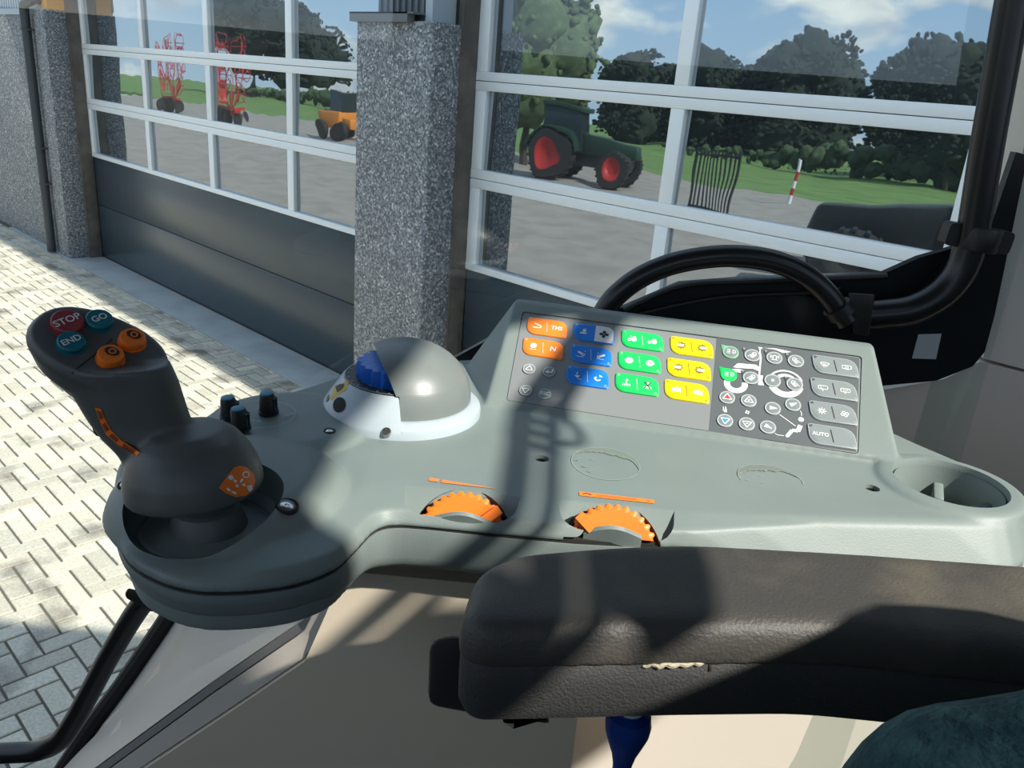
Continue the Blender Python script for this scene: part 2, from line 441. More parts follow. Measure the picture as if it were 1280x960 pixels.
# gravel-faced pillar between the doors
p = thing('pillar', 'square pillar of grey washed gravel concrete between the two garage doors', 'pillar', (-4.75, 3.64, 0), kind='structure', frame=WORLD)
bm = BM(); box(bm, (-5.17, 3.64, 0), (-4.352, 3.90, EYE+.335)); bevel(bm, .012, 2); obj('shaft', bm, M['granite'], p)
bm = BM(); box(bm, (-5.20, 3.60, EYE+.325), (-4.56, 3.66, EYE+.385)); box(bm, (-5.20, 3.60, EYE+.375), (-4.50, 3.80, EYE+.385)); obj('capping', bm, M['flashing'], p)
bm = BM()
box(bm, (-5.02, 3.72, EYE+.33), (-4.50, 3.9, 4.9))
for k in range(8): box(bm, (-5.01+k*.066, 3.705, EYE+.37), (-4.985+k*.066, 3.73, 4.9))
obj('cladding', bm, M['cladding'], p, smooth=False)
bm = BM(); box(bm, (-4.50, 3.70, EYE+.33), (-4.43, 3.9, 4.9)); obj('corner_trim', bm, M['cladding_light'], p)
# steel posts beside the doors
for x0, x1, nm in ((-4.354, -4.335, 'brown weathered steel post against the right side of the gravel pillar'), (-11.565, -11.50, 'brown weathered steel post at the left edge of the left garage door')):
    bm = BM()
    box(bm, (x0-.03, 3.885, 0), (x1, 3.90, 5)); box(bm, (x0, 3.90, 0), (x1, 4.06, 5)); box(bm, (x0-.03, 4.03, 0), (x1+.0, 4.06, 5))
    bevel(bm, .003); o = obj('trim_1' if x0 > -5 else 'trim_2', bm, M['steelpost'], frame=WORLD); tag(o, nm, 'post', kind='structure')
# left wall: gravel plinth, pale cladding above
w = thing('wall_left', 'grey gravel plinth wall with pale ribbed cladding above, left of the doors', 'wall', (-14, 3.64, 0), kind='structure', frame=WORLD)
bm = BM(); box(bm, (-17.2, 3.66, 0), (-11.95, 3.9, EYE+.36)); bevel(bm, .008); obj('plinth', bm, M['granite'], w)
bm = BM(); box(bm, (-11.93, 3.64, 0), (-11.555, 3.90, EYE+.42)); bevel(bm, .012); obj('pilaster', bm, M['granite'], w)
bm = BM(); box(bm, (-18, 3.72, EYE+.36), (-11.80, 3.95, 4.9))
for k in range(60): box(bm, (-18+k*.1, 3.70, EYE+.42), (-17.95+k*.1, 3.73, 4.9))
obj('cladding', bm, M['cladding_light'], w, smooth=False)
bm = BM(); box(bm, (-18, 3.64, EYE+.35), (-11.95, 3.75, EYE+.42)); obj('sill_flashing', bm, M['cladding_light'], w)
bm = BM(); box(bm, (-11.80, 3.69, EYE+.42), (-11.56, 3.93, 4.9)); obj('corner_board', bm, M['wood'], w)
bm = BM(); box(bm, (-12.05, 3.69, EYE+.42), (-11.80, 3.93, 4.9)); obj('edge_trim', bm, M['cladding_light'], w)
# building mass and roof (casts the shade on the paving)
bm = BM(); box(bm, (-25, 4.10, 0), (8, 14, 4.9)); box(bm, (-25, 3.8, 3.9), (8, 4.2, 4.9)); box(bm, (-25, 3.62, 4.85), (8, 14, 5.0))
o = obj('wall_back', bm, M['cladding'], frame=WORLD, smooth=False); tag(o, 'dark body and eaves of the shed behind the garage doors', 'shed', kind='structure')
# rain pipe
t = thing('downpipe', 'dark grey round rain pipe with an offset bend beside the left garage door', 'rain pipe', (-12.0, 3.58, 0), frame=WORLD)
bm = BM(); xp, yp = -12.02, 3.575
tube(bm, [(xp+.26, 3.64, 4.4), (xp+.26, 3.64, EYE+.60), (xp+.22, 3.62, EYE+.52), (xp+.05, yp, EYE+.46), (xp, yp, EYE+.38), (xp, yp, EYE), (xp, yp, 1.3), (xp, yp, .02)], .056, 18)
obj('pipe', bm, M['drainpipe'], t)
for zz in (EYE+.16, 1.35, .9):
    bm = BM(); lathe(bm, [(.060, 0), (.064, .004), (.064, .03), (.060, .034)], (xp, yp, zz), seg=18); box(bm, (xp+.05, yp-.012, zz+.005), (xp+.11, yp+.06, zz+.028)); obj('bracket', bm, M['drainpipe'], t)

# ================================================================ what the panes mirror: the far side of the yard
bm = BM(); box(bm, (-80, -27, -.12), (60, .0, -.006)); o = obj('floor_yard', bm, M['yard'], frame=WORLD, smooth=False); tag(o, 'wide paved yard behind the tractor', 'yard', kind='structure')
bm = BM(); box(bm, (-300, -400, -.25), (300, -27, -.02)); o = obj('ground_field', bm, M['grass'], frame=WORLD, smooth=False); tag(o, 'green field beyond the yard', 'field', kind='structure')
def crown(bm, c, r, n, rnd, flat=1.0, twigs=520):
    c = Vector(c)
    for k in range(n+twigs):
        small = k >= n
        a, b = rnd.uniform(0, 6.28), rnd.uniform(-.5, 1)
        rr = (rnd.uniform(.82, 1.08) if small else .58*rnd.random()**.5)*math.sqrt(max(0, 1-b*b*.85))
        q = Vector((math.cos(a)*r*rr, math.sin(a)*r*rr, b*r*(1.0 if small else .6)*flat))
        q *= 1 + .22*noise.noise(q*(1.8/r))
        s = r*(rnd.uniform(.025, .075) if small else rnd.uniform(.34, .55))
        vs = bmesh.ops.create_icosphere(bm, subdivisions=1 if small else 3, radius=s, matrix=Matrix.Translation(c+q))['verts']
        for v in vs:
            d = noise.noise(v.co*(1.7/s))*.28*s + noise.noise(v.co*(5/s))*.22*s
            v.co += (v.co-(c+q)).normalized()*d
def tree(px, ptop, dist, width, label, m='leaf', n=16, group='trees beyond the yard'):
    top = FX(px, ptop, 2*DOOR+dist); x, y = top.x, -dist; h = top.z
    t = thing('tree', label, 'tree', (x, y, 0), group=group, frame=WORLD)
    rnd = random.Random(int(px)); r = h*.36 if width is None else width/2
    bm = BM(); crown(bm, (x, y, h-r*.95), r, n, rnd, (h*.40)/r if r < h*.4 else 1.0); obj('crown', bm, M[m], t, ang=180)
    bm = BM(); tube(bm, [(x, y, -.2), (x+.1, y, h*.3), (x, y, h*.7)], lambda q: h*.022*(1.2-q), 8); obj('trunk', bm, M['bark'], t)
for a in ((668, -30, 22, 6.5, 'willow with hanging pale green foliage, mirrored in the upper left pane of the right door', 'leaf_willow', 26),
          (800, 66, 80, 9, 'round dark tree mirrored just left of the upright bar of the right door'),
          (846, 84, 95, 9, 'low dark tree mirrored behind the upright bar of the right door'),
          (895, 68, 85, 10, 'dark tree mirrored right beside the upright bar of the right door'),
          (936, 86, 90, 8, 'small dark tree mirrored between two taller ones in the right door'),
          (985, 66, 88, 11, 'wide dark tree mirrored in the middle of the upper right pane'),
          (1030, 46, 84, 12, 'tallest dark tree mirrored in the upper right pane'),
          (1172, 56, 70, 9, 'tall pointed dark tree mirrored near the right edge of the upper right pane'),
          (1222, 60, 60, 7, 'dark tree mirrored at the right frame of the right door'),
          (310, -20, 60, 12, 'dark leafy tree mirrored above the left garage door grid'),
          (365, 12, 70, 11, 'dark tree mirrored beside the third upright of the left door'),
          (410, 40, 90, 8, 'small dark conifer mirrored near the gravel pillar')):
    tree(*a)
def hedge(px0, px1, ptop, dist, label):
    a, b = FX(px0, ptop, 2*DOOR+dist), FX(px1, ptop, 2*DOOR+dist)
    bm = BM(); rnd = random.Random(px0); n = int(abs(b.x-a.x)/1.3)+1
    for k in range(n):
        q = k/max(n-1, 1); h = max(a.z*(1-q)+b.z*q, 1.0)*rnd.uniform(.75, 1.1)
        crown(bm, (a.x*(1-q)+b.x*q, -dist, h*.5), h*.75, 4, rnd, 1.0, 30)
    o = obj('hedge', bm, M['hedge'], frame=WORLD, base=(a.x, -dist, 0), ang=180); tag(o, label, 'hedge')
hedge(840, 1260, 152, 62, 'long dark green hedge mirrored along the field edge in the right door')
hedge(300, 445, 93, 60, 'dark green hedge mirrored along the field edge in the left door')

def farm_tractor(x, y, rot, label, body, group=None, rim='machred'):
    fr = Matrix.Translation((x, y, 0)) @ Matrix.Rotation(rot, 4, 'Z')
    t = thing('tractor', label, 'tractor', (0, 0, 0), frame=fr, group=group)
    def wheel(cx, cy, r, w):
        s = 1 if cy > 0 else -1
        bm = BM(); lathe(bm, [(r*.6, -w/2), (r*.93, -w/2), (r, -w*.3), (r, w*.3), (r*.93, w/2), (r*.6, w/2)], (cx, cy, r), (0, 1, 0), 28, up=(0,0,1), cap=False)
        for k in range(22):
            a = 2*math.pi*k/22; box(bm, (-.03, -w/2, r*.97), (.03, w/2, r*1.03), 0, Matrix.Translation((cx, cy, r)) @ Matrix.Rotation(a, 4, 'Y'))
        wl = obj('wheel', bm, M['tyre'], t)
        bm = BM(); lathe(bm, [(.02, s*w*.22), (r*.35, s*w*.25), (r*.5, s*w*.45), (r*.62, s*w*.48), (r*.62, s*w*.2)], (cx, cy, r), (0, 1, 0), 24, up=(0,0,1)); obj('rim', bm, M[rim], wl)
    for s in (-1, 1): wheel(-1.2, s*.95, .95, .55); wheel(1.5, s*.9, .65, .45)
    bm = BM(); hull(bm, [(-.2, -.42, 1.0), (-.2, .42, 1.0), (-.2, -.42, 1.85), (-.2, .42, 1.85), (2.1, -.38, .95), (2.1, .38, .95), (2.1, -.36, 1.55), (2.1, .36, 1.55), (2.25, -.2, 1.1), (2.25, .2, 1.1)]); bevel(bm, .06); obj('bonnet', bm, M[body], t)
    bm = BM(); box(bm, (-1.6, -.3, .55), (1.9, .3, 1.05)); obj('chassis', bm, M['dark'], t)
    bm = BM(); hull(bm, [(-1.7, -.75, 1.5), (-1.7, .75, 1.5), (-.1, -.75, 1.1), (-.1, .75, 1.1), (-1.55, -.65, 2.75), (-1.55, .65, 2.75), (-.25, -.65, 2.75), (-.25, .65, 2.75)]); obj('cab_glazing', bm, M['winglass'], t)
    bm = BM(); box(bm, (-1.75, -.78, 2.72), (-.1, .78, 2.92)); bevel(bm, .05); obj('roof', bm, M[body], t)
    for s in (-1, 1):
        bm = BM(); pr = [(math.cos(R(a))*1.08-1.2, math.sin(R(a))*1.08+.95) for a in range(10, 171, 20)] + [(math.cos(R(a))*1.0-1.2, math.sin(R(a))*1.0+.95) for a in range(170, 9, -20)]
        prism(bm, pr, lambda a, b, s=s: (a, s*.68, b), lambda a, b, s=s: (a, s*1.25, b)); obj('mudguard', bm, M[body], t)
q = FX(752, 150, 2*DOOR+18)
farm_tractor(q.x-.6, -18, R(-20), 'dark green tractor with red wheels, mirrored in the middle left pane of the right door', 'machgreen')
q = FX(1190, 250, 2*DOOR+5)
farm_tractor(q.x+.3, -5.2, R(160), 'dark machine mirrored at the right frame of the right door', 'dark', rim='tyre')
def hay_tedder(x, y, label):
    t = thing('hay_tedder', label, 'hay machine', (x, y, 0), frame=WORLD)
    bm = BM(); box(bm, (x-.15, y-.15, .5), (x+.15, y+.15, 1.7)); box(bm, (x-1.2, y-.12, .75), (x+1.2, y+.12, .95)); bevel(bm, .03); obj('frame', bm, M['machred'], t)
    for s in (-1, 1):
        bm = BM(); tube(bm, [(x+s*.4, y, .9), (x+s*1.0, y, 1.4), (x+s*1.05, y, 3.6)], .05, 8); tube(bm, [(x+s*.7, y+.3, .9), (x+s*.75, y+.3, 3.2)], .04, 8)
        ar = obj('arm', bm, M['machred'], t)
        for zz in (1.7, 2.6, 3.4):
            bm = BM(); lathe(bm, [(.63, -.02), (.65, 0), (.63, .02), (.61, 0)], (x+s*1.0, y-.1, zz), (0, 1, .2), 20, cap=False)
            for k in range(6):
                a = k*math.pi/3; tube(bm, [(x+s*1.0, y-.1, zz), (x+s*1.0+.62*math.cos(a), y-.2, zz+.62*math.sin(a))], .025, 6, sub=1)
            obj('rotor', bm, M['machred'], ar)
    for s in (-1, 1):
        bm = BM(); lathe(bm, [(.1, -.12), (.36, -.14), (.42, -.08), (.42, .08), (.36, .14), (.1, .12)], (x+s*.9, y, .42), (1, 0, 0), 20, up=(0,0,1)); obj('wheel', bm, M['tyre'], t)
q = FX(212, 60, 2*DOOR+16); hay_tedder(q.x, -16, 'red hay tedder with its arms folded up, mirrored left in the left door')
q = FX(285, 60, 2*DOOR+15); hay_tedder(q.x, -15, 'red hay tedder with its arms folded up, mirrored in the middle of the left door')
q = FX(426, 130, 2*DOOR+17)
t = thing('wheel_loader', 'orange wheel loader mirrored beside the gravel pillar in the left door', 'loader', (q.x, -17, 0), frame=WORLD)
bm = BM(); box(bm, (q.x-1, -18, .7), (q.x+.4, -16.4, 1.5)); box(bm, (q.x+.4, -17.7, .6), (q.x+1.4, -16.7, 1.2)); bevel(bm, .08); obj('body', bm, M['machorange'], t)
bm = BM(); hull(bm, [(q.x+a, -17.2+b, z) for a, b, z in ((-.6,-.6,1.5), (.4,-.6,1.5), (-.6,.6,1.5), (.4,.6,1.5), (-.5,-.5,2.4), (.3,-.5,2.4), (-.5,.5,2.4), (.3,.5,2.4))]); obj('cab', bm, M['winglass'], t)
for a in (-.6, 1.0):
    for b in (-18.0, -16.3):
        bm = BM(); lathe(bm, [(.1, -.16), (.45, -.18), (.5, -.1), (.5, .1), (.45, .18), (.1, .16)], (q.x+a, b, .5), (0, 1, 0), 20, up=(0,0,1)); obj('wheel', bm, M['tyre'], t)
# red and white marker post
q = FX(990, 195, 2*DOOR+22)
t = thing('marker_post', 'leaning red and white striped marker post mirrored in the right door', 'marker post', (q.x, -22, 0), frame=WORLD)
for k in range(5):
    bm = BM(); lathe(bm, [(.07, k*.36), (.07, (k+1)*.36)], (q.x, -22, 0), (.12, 0, 1), 12); obj('band', bm, M['machred' if k % 2 else 'white_pad'], t)
# dark railing
q0, q1 = FX(868, 200, 2*DOOR+13), FX(925, 200, 2*DOOR+13)
t = thing('bar_gate', 'dark upright bar gate mirrored in the middle row of the right door', 'gate', (q0.x, -13, 0), frame=WORLD)
bm = BM()
for zz in (.25, 1.75): box(bm, (q0.x, -13.03, zz), (q1.x, -12.97, zz+.06))
for xx in (q0.x, q1.x): box(bm, (xx-.03, -13.03, 0), (xx+.03, -12.97, 1.95))
obj('frame', bm, M['dark'], t)
bm = BM()
for k in range(12): x = q0.x+(q1.x-q0.x)*k/11; box(bm, (x-.02, -13.02, .1), (x+.02, -12.98, 1.9))
b_ = obj('bars', bm, M['dark'], t)
# ================================================================ control console (cab coordinates u rearwards, v outwards, w up from the eye)
W0 = -.290
KA = U(632, 500, w=-.283); KB = U(1073, 567, w=-.283)       # keypad lower edge
kx = (KB-KA).normalized(); kh = Vector((-kx.y, kx.x, 0)); KT = R(33)
ky = kh*math.cos(KT) + Vector((0,0,1))*math.sin(KT); kn = kx.cross(ky)
def K(px, py): q = UP(px, py, KA, kn) - KA; return Vector((q.dot(kx), q.dot(ky)))
def KP(x, y, z=0): return KA + kx*x + ky*y + kn*z
def KU(px, py, z=0): a = K(px, py); return KP(a.x, a.y, z)

SEAM = -.306; BOT = -.345
def sm_(x, a, b): return max(0, min(1, (x-a)/(b-a)))
def seam_w(x): return SEAM - .018*sm_(x, .115, .20)
def bot_w(i):
    k = ki[i] if i < len(ki) else 99
    sm = lambda a, b: max(0, min(1, (k-a)/(b-a)))
    return BOT + (.016*sm(5.5, 8.5)*(1-sm(18, 20.5)) if k < 90 else 0)
pairs = [((1180, 690), (1188, 649), W0), ((1020, 688), (1020, 645), W0), ((860, 686), (860, 639), W0), ((720, 680), (720, 628), W0),
         ((580, 667), (590, 614), W0), ((505, 660), (508, 606), W0), ((472, 665), (465, 602), W0), ((447, 690), (444, 612), W0), ((420, 715), (420, 640), W0), ((375, 733), (372, 664), W0),
         ((330, 741), (325, 688), W0), ((285, 744), (283, 704), -.294), ((245, 743), (240, 713), -.296), ((203, 733), (200, 714), -.297), ((165, 712), (163, 700), -.297), ((148, 684), (150, 672), -.296), ((142, 652), (146, 638), -.293), ((144, 622), (149, 605), W0), ((153, 592), (160, 574), W0), ((185, 562), (190, 546), W0), ((225, 545), (230, 532), W0)]
seam_o, rim_o = [], []
for s_, r_, w_ in pairs:
    a, b = U(*s_, w=SEAM), U(*r_, w=w_); seam_o.append((a.x, a.y)); rim_o.append((b.x, b.y, w_))
def dense(pts, sub=4, dim=2):
    out = []
    for i in range(len(pts)-1):
        p0, p1, p2, p3 = (Vector((*pts[max(0, min(len(pts)-1, i+k))], 0)[:3]) for k in (-1, 0, 1, 2))
        for s in range(sub if 5 <= i else 2):
            t = s/(sub if 5 <= i else 2); q = .5*((2*p1)+(p2-p0)*t+(2*p0-5*p1+4*p2-p3)*t*t+(3*p1-p0-3*p2+p3)*t**3); out.append((*q[:dim], i+t))
    out.append((*pts[-1][:dim], len(pts)-1)); return out
sd, rdn = dense(seam_o, 4, 2), dense(rim_o, 4, 3)
ki = [q[2] for q in sd]; seam_o = [q[:2] for q in sd]; rim_o = [q[:3] for q in rdn]
rest = []
for p in ((290, 514), (345, 495), (402, 477), (440, 464)): q = U(*p, w=W0); rest.append((q.x, q.y))
rest += [(-.13, .835), (-.05, .875), (.10, .87), (.25, .835), (.34, .79)]
rest += [(.372, .735)]
_c = U(1186, 607, w=W0)
arc = lambda k: [(_c.x+(.0575+.010*max(0, (a-30)/30)+k*.024*max(0, min(1, (-a)/75))**1.5)*math.cos(R(a)), _c.y+(.0575+.010*max(0, (a-30)/30)+k*.024*max(0, min(1, (-a)/75))**1.5)*math.sin(R(a))) for a in range(60, -86, -12)]
seam_rest = rest + arc(1); rest = rest + arc(0)
outline = seam_o + seam_rest
rim_o = rim_o + [(x, y, W0) for x, y in rest]
def offset_poly(pts, d):
    n = len(pts); out = []
    area = sum(pts[i][0]*pts[(i+1) % n][1]-pts[(i+1) % n][0]*pts[i][1] for i in range(n)); sg = 1 if area > 0 else -1
    for i in range(n):
        a, p, b = Vector(pts[i-1]), Vector(pts[i]), Vector(pts[(i+1) % n])
        t = ((p-a).normalized()+(b-p).normalized()); t = t.normalized() if t.length > 1e-6 else (b-a).normalized()
        out.append((p.x+sg*t.y*d, p.y-sg*t.x*d))
    return out
console = thing('control_console', 'grey armrest console with coloured keypad, dials and cup holder beside the seat', 'control console', (0, .62, BOT))

# upper shell
bm = BM()
mid_o = []
for i_, (a, b) in enumerate(zip(outline, rim_o)):
    k_ = ki[i_] if i_ < len(ki) else 99; f_ = .20 if k_ > 50 else .86 if k_ > 2 else .25+.61*max(0, k_-1)
    mid_o.append((a[0]*f_+b[0]*(1-f_), a[1]*f_+b[1]*(1-f_), SEAM*.20+b[2]*.80))
loft(bm, [[(x, y, -.338) for x, y in offset_poly(outline, -.006)], [(x, y, seam_w(x)+.0008) for x, y in offset_poly(outline, -.006)], [(x, y, seam_w(x)+.0008) for x, y in outline], [(x, y, seam_w(x)+.004) for x, y in outline], mid_o, rim_o])
# raised seat of the control lever
mc = Vector((-.207, .524, 0))
lathe(bm, [(.088, -.014), (.083, -.001), (.077, .006), (.068, .012), (.056, .016), (.0, .017)], (mc.x, mc.y, W0), (0, 0, 1), 56)
lathe(bm, [(.075, -.014), (.070, .001), (.055, .006), (0, .008)], (-.205, .650, W0), (0, 0, 1), 40)
# keypad housing
fl, frr = KU(606, 506, -.002), KU(1126, 574, -.002); tl, trr = KU(644, 375, -.001), KU(1093, 432, -.001)
back = kh*.013
bl = U(583, 457, w=W0); br2 = frr + kh*.15
pts = [fl, frr, tl, trr, tl+back, trr+back, Vector((bl.x, bl.y, W0)), Vector((br2.x+.01, br2.y, W0)),
       Vector((fl.x, fl.y, W0-.02)), Vector((frr.x, frr.y, W0-.02)), Vector((bl.x, bl.y, W0-.02)), Vector((br2.x+.01, br2.y, W0-.02))]
hull(bm, pts)
# collar round the cup holder
CUP = U(1186, 607, w=W0); CR = .0465
lathe(bm, [(CR+.014, -.03), (CR+.013, .0005), (CR+.009, .0035), (CR, .004), (0, .004)], (CUP.x, CUP.y, W0), (0, 0, 1), 48)
me = voxel(bm, .0018, 12, .5)
cutters = []
c = BM(); lathe(c, [(CR-.004, -.08), (CR-.002, .0), (CR+.001, .01)], (CUP.x, CUP.y, W0), (0, 0, 1), 64); cutters.append(c)
# recess for the keypad
k0, k1, k2, k3 = K(653, 388), K(1078, 444.5), K(1074, 566), K(632.5, 499)
KEY = [(k3.x, k3.y), (k2.x, k2.y), (k1.x, k1.y), (k0.x, k0.y)]
c = BM(); prism(c, round_poly(KEY, .004, 4), lambda x, y: KP(x, y, -.0035), lambda x, y: KP(x, y, .02)); cutters.append(c)
# bowl of the control lever, open towards the seat
JB = Vector((-.2195, .4880, -.270))                         # rim centre of the lever's bell
FLO = -.3015; BWC = (-.2125, .4865); BRW = .0470
c = BM(); lathe(c, [(BRW-.003, FLO), (BRW+.003, FLO+.005), (BRW+.005, -.280), (BRW+.005, -.20)], (BWC[0], BWC[1], 0), (0, 0, 1), 56); cutters.append(c)
# thumb wheel pockets: floors sloping to the seat
wheels = []
for (wx, wy, wv), pk in (((577, 672, .522), ((507, 606), (651, 621))), ((764, 688, .5200), ((697, 624), (843, 638)))):
    a, b = U(*pk[0], w=W0), U(*pk[1], w=W0); ex = (b-a).normalized(); eh = Vector((-ex.y, ex.x, 0)); th = R(27)
    ey = eh*math.cos(th) + Vector((0,0,1))*math.sin(th); en = ex.cross(ey); L = (b-a).length
    wc = U(wx, wy, v=wv); tw_ = R(60); wy_ = eh*math.cos(tw_) + Vector((0,0,1))*math.sin(tw_); wn = ex.cross(wy_)
    wheels.append((a, ex, wy_, wn, L, wc, ey, en))
    f = lambda x, y, z, a=a, ex=ex, ey=ey, en=en: a + ex*x + ey*y + en*z
    c = BM(); q = [(0, 0), (L, 0), (L-.006, -.07), (.006, -.07)]
    q = round_poly([(0, 0), (L, 0), (L-.004, -.0310), (.004, -.0310)], [.001, .001, .015, .015], 6)
    prism(c, q, lambda x, y: f(x, y, 0), lambda x, y: f(x, y, .06)); cutters.append(c)
    c = BM(); lathe(c, [(.0360, -.016), (.0360, .006)], wc, wn, 48, up=ex); cutters.append(c)
# counterbored screw holes
SCREWS = [U(677, 573, w=W0), U(1090, 610, w=W0)]
for s in SCREWS:
    c = BM(); lathe(c, [(.0062, -.006), (.0066, .01)], s, (0, 0, 1), 20); cutters.append(c)
me = cut(me, cutters)
upper = obj('upper_shell', me, M['console'], console, ang=28)
# lower shell
bm = BM(); o2 = offset_poly(outline, -.0008)
def low(d, h): return [(x, y, bot_w(i)+h) for i, (x, y) in enumerate(offset_poly(outline, d))]
loft(bm, [[(x, y, seam_w(x)-.0012) for x, y in o2], [(x, y, seam_w(x)-.006) for x, y in outline], low(-.0012, .014), low(-.0030, .008), low(-.0060, .0035), low(-.0095, .0010), low(-.014, 0)], True)
hc_ = lambda: (lambda c: (lathe(c, [(CR-.0025, -.12), (CR-.0025, .02)], (CUP.x, CUP.y, W0), (0, 0, 1), 48), c)[1])(BM())
obj('lower_shell', cut(to_mesh(bm), [hc_()]), M['lower'], console, ang=50)
# seam shadow gap
bm = BM(); gp = offset_poly(outline, -.002); loft(bm, [[(x, y, seam_w(x)-.004) for x, y in gp], [(x, y, seam_w(x)+.0018) for x, y in gp]]); obj('seam_gasket', cut(to_mesh(bm), [hc_()]), M['hole'], console, ang=50)

# bowl floor under the lever
bm = BM(); fc = (BWC[0], BWC[1], FLO+.0002)
lathe(bm, [(BRW-.004, -.003), (BRW-.004, .0008), (BRW-.0065, .0012), (BRW-.007, .0), (0, .0)], fc, (0, 0, 1), 48); obj('lever_tray', bm, M['console'], console)
# screws
for s, r in [(SCREWS[0], .0055), (SCREWS[1], .0055)]:
    bm = BM(); lathe(bm, [(r, -.0055), (r*.95, -.0025), (r*.55, -.002), (r*.5, -.0045), (0, -.0045)], s, (0, 0, 1), 6 if False else 20); obj('screw', bm, M['dark'], console)
# cup holder insert
cup = BM(); lathe(cup, [(CR-.0035, .0), (CR-.006, -.060), (CR-.012, -.066), (0, -.066), (0, -.069), (CR-.004, -.069), (CR-.0015, .0)], (CUP.x, CUP.y, W0-.001), (0, 0, 1), 64, cap=False)
cupo = obj('cup_holder', cup, M['console'], console)
for ad in (72, 138, 8):
    bm = BM(); d = Vector((math.cos(R(ad)), math.sin(R(ad)), 0)); s = Vector((-d.y, d.x, 0)); c = CUP + d*(CR-.004)
    z0 = -.016
    pts = []
    for t in (-.004, .004):
        pts += [c+s*t+Vector((0,0,z0)), c-d*.020+s*t+Vector((0,0,z0-.006)), c-d*.022+s*t+Vector((0,0,z0-.012)), c+s*t+Vector((0,0,z0-.030))]
    hull(bm, pts); bevel(bm, .001); obj('grip_fin', bm, M['console'], cupo)

# thumb wheels with lips
for i, (a, ex, ey, en, L, wc, fy, fn) in enumerate(wheels):
    bm = BM(); n = 120
    def rad(k): return .0335 if k % 4 in (0, 1) else .0314
    def ring(r, z): return [wc+(ex*math.cos(2*math.pi*k/n)+ey*math.sin(2*math.pi*k/n))*(r(k) if callable(r) else r)+en*z for k in range(n)]
    loft(bm, [ring(rad, -.012), ring(rad, -.0005), ring(.0300, .0012), ring(.0285, .0012), ring(.012, .0002)])
    sgn = 1 if i == 0 else -1
    an = R(42); d0 = ex*sgn*math.cos(an)+ey*math.sin(an); t0 = ey*math.cos(an)-ex*sgn*math.sin(an)
    hull(bm, [wc+d0*r_+t0*t_+en*z_ for r_ in (.020, .0345) for t_ in (-.0035, .0035) for z_ in (-.004, .0055)])
    gm = bm.verts[:]+bm.edges[:]+bm.faces[:]
    r_ = bmesh.ops.bisect_plane(bm, geom=gm, plane_co=wc+ey*(.0045 if i == 0 else .0095), plane_no=-ey, clear_outer=True)
    bmesh.ops.holes_fill(bm, edges=[e for e in r_['geom_cut'] if isinstance(e, bmesh.types.BMEdge)], sides=0)
    tw = obj('thumb_wheel', bm, M['orange'], console, ang=30)
    # saddle-shaped lip of the shell that covers the hub
    bm = BM(); rows = [[] for _ in range(5)]; x0 = (wc-a).dot(ex)
    for k in range(15):
        x = -.021+.042*k/14; h = math.cos(x/.0215*math.pi/2)**1.1
        f = lambda y, z: a + ex*(x0+x) + fy*y + fn*z
        rows[0].append(f(-.0275, -.004)); rows[1].append(f(-.0275, .0045+.0085*h)); rows[2].append(f(-.0285, .0052+.0095*h)); rows[3].append(f(-.0315, .0050+.0092*h)); rows[4].append(f(-.0365, -.009))
    loft(bm, rows, True, closed=False)
    obj('wheel_lip', bm, M['console'], console, ang=60)
# wheel scale decals
bm = BM()
a, b = U(536, 599, w=W0+.0006), U(622, 611, w=W0+.0006); ex = (b-a).normalized(); ey = Vector((-ex.y, ex.x, 0)); L = (b-a).length
fl_ = Flat(bm, plane_map(a, ex, ey), .0)
fl_.poly([(0, -.002), (.008, -.0028), (.008, .0028), (0, .003)], 0)
for k in range(15):
    x = .010+k*(L-.012)/15; h = .0026*(1-k/16); fl_.poly([(x, -h), (x+.0028, -h), (x+.0028, h*.8), (x, h)], 0)
obj('scale_decal', bm, M['decalfade'], console, label='faded orange scale marking above the left thumb wheel')
bm = BM()
a, b = U(724, 617, w=W0+.0006), U(818, 627, w=W0+.0006); ex = (b-a).normalized(); ey = Vector((-ex.y, ex.x, 0)); L = (b-a).length
fl_ = Flat(bm, plane_map(a, ex, ey), .0004)
fl_.poly(round_poly([(0, -.003), (L, -.003), (L, .003), (0, .0036)], .001, 3), 0, 0)
for k in range(22): x = .014+k*(L-.026)/22; fl_.line((x, -.0012), (x, .0016), .0007, 1)
fl_.path([(.003, -.001), (.0045, .0012), (.007, .0012), (.0095, -.0005)], .0009, 2); fl_.disc((L-.004, 0), .0012, 1)
obj('scale_decal', bm, [M['orange_pad'], M['decalfade'], M['black_print']], console, label='orange scale marking above the right thumb wheel')
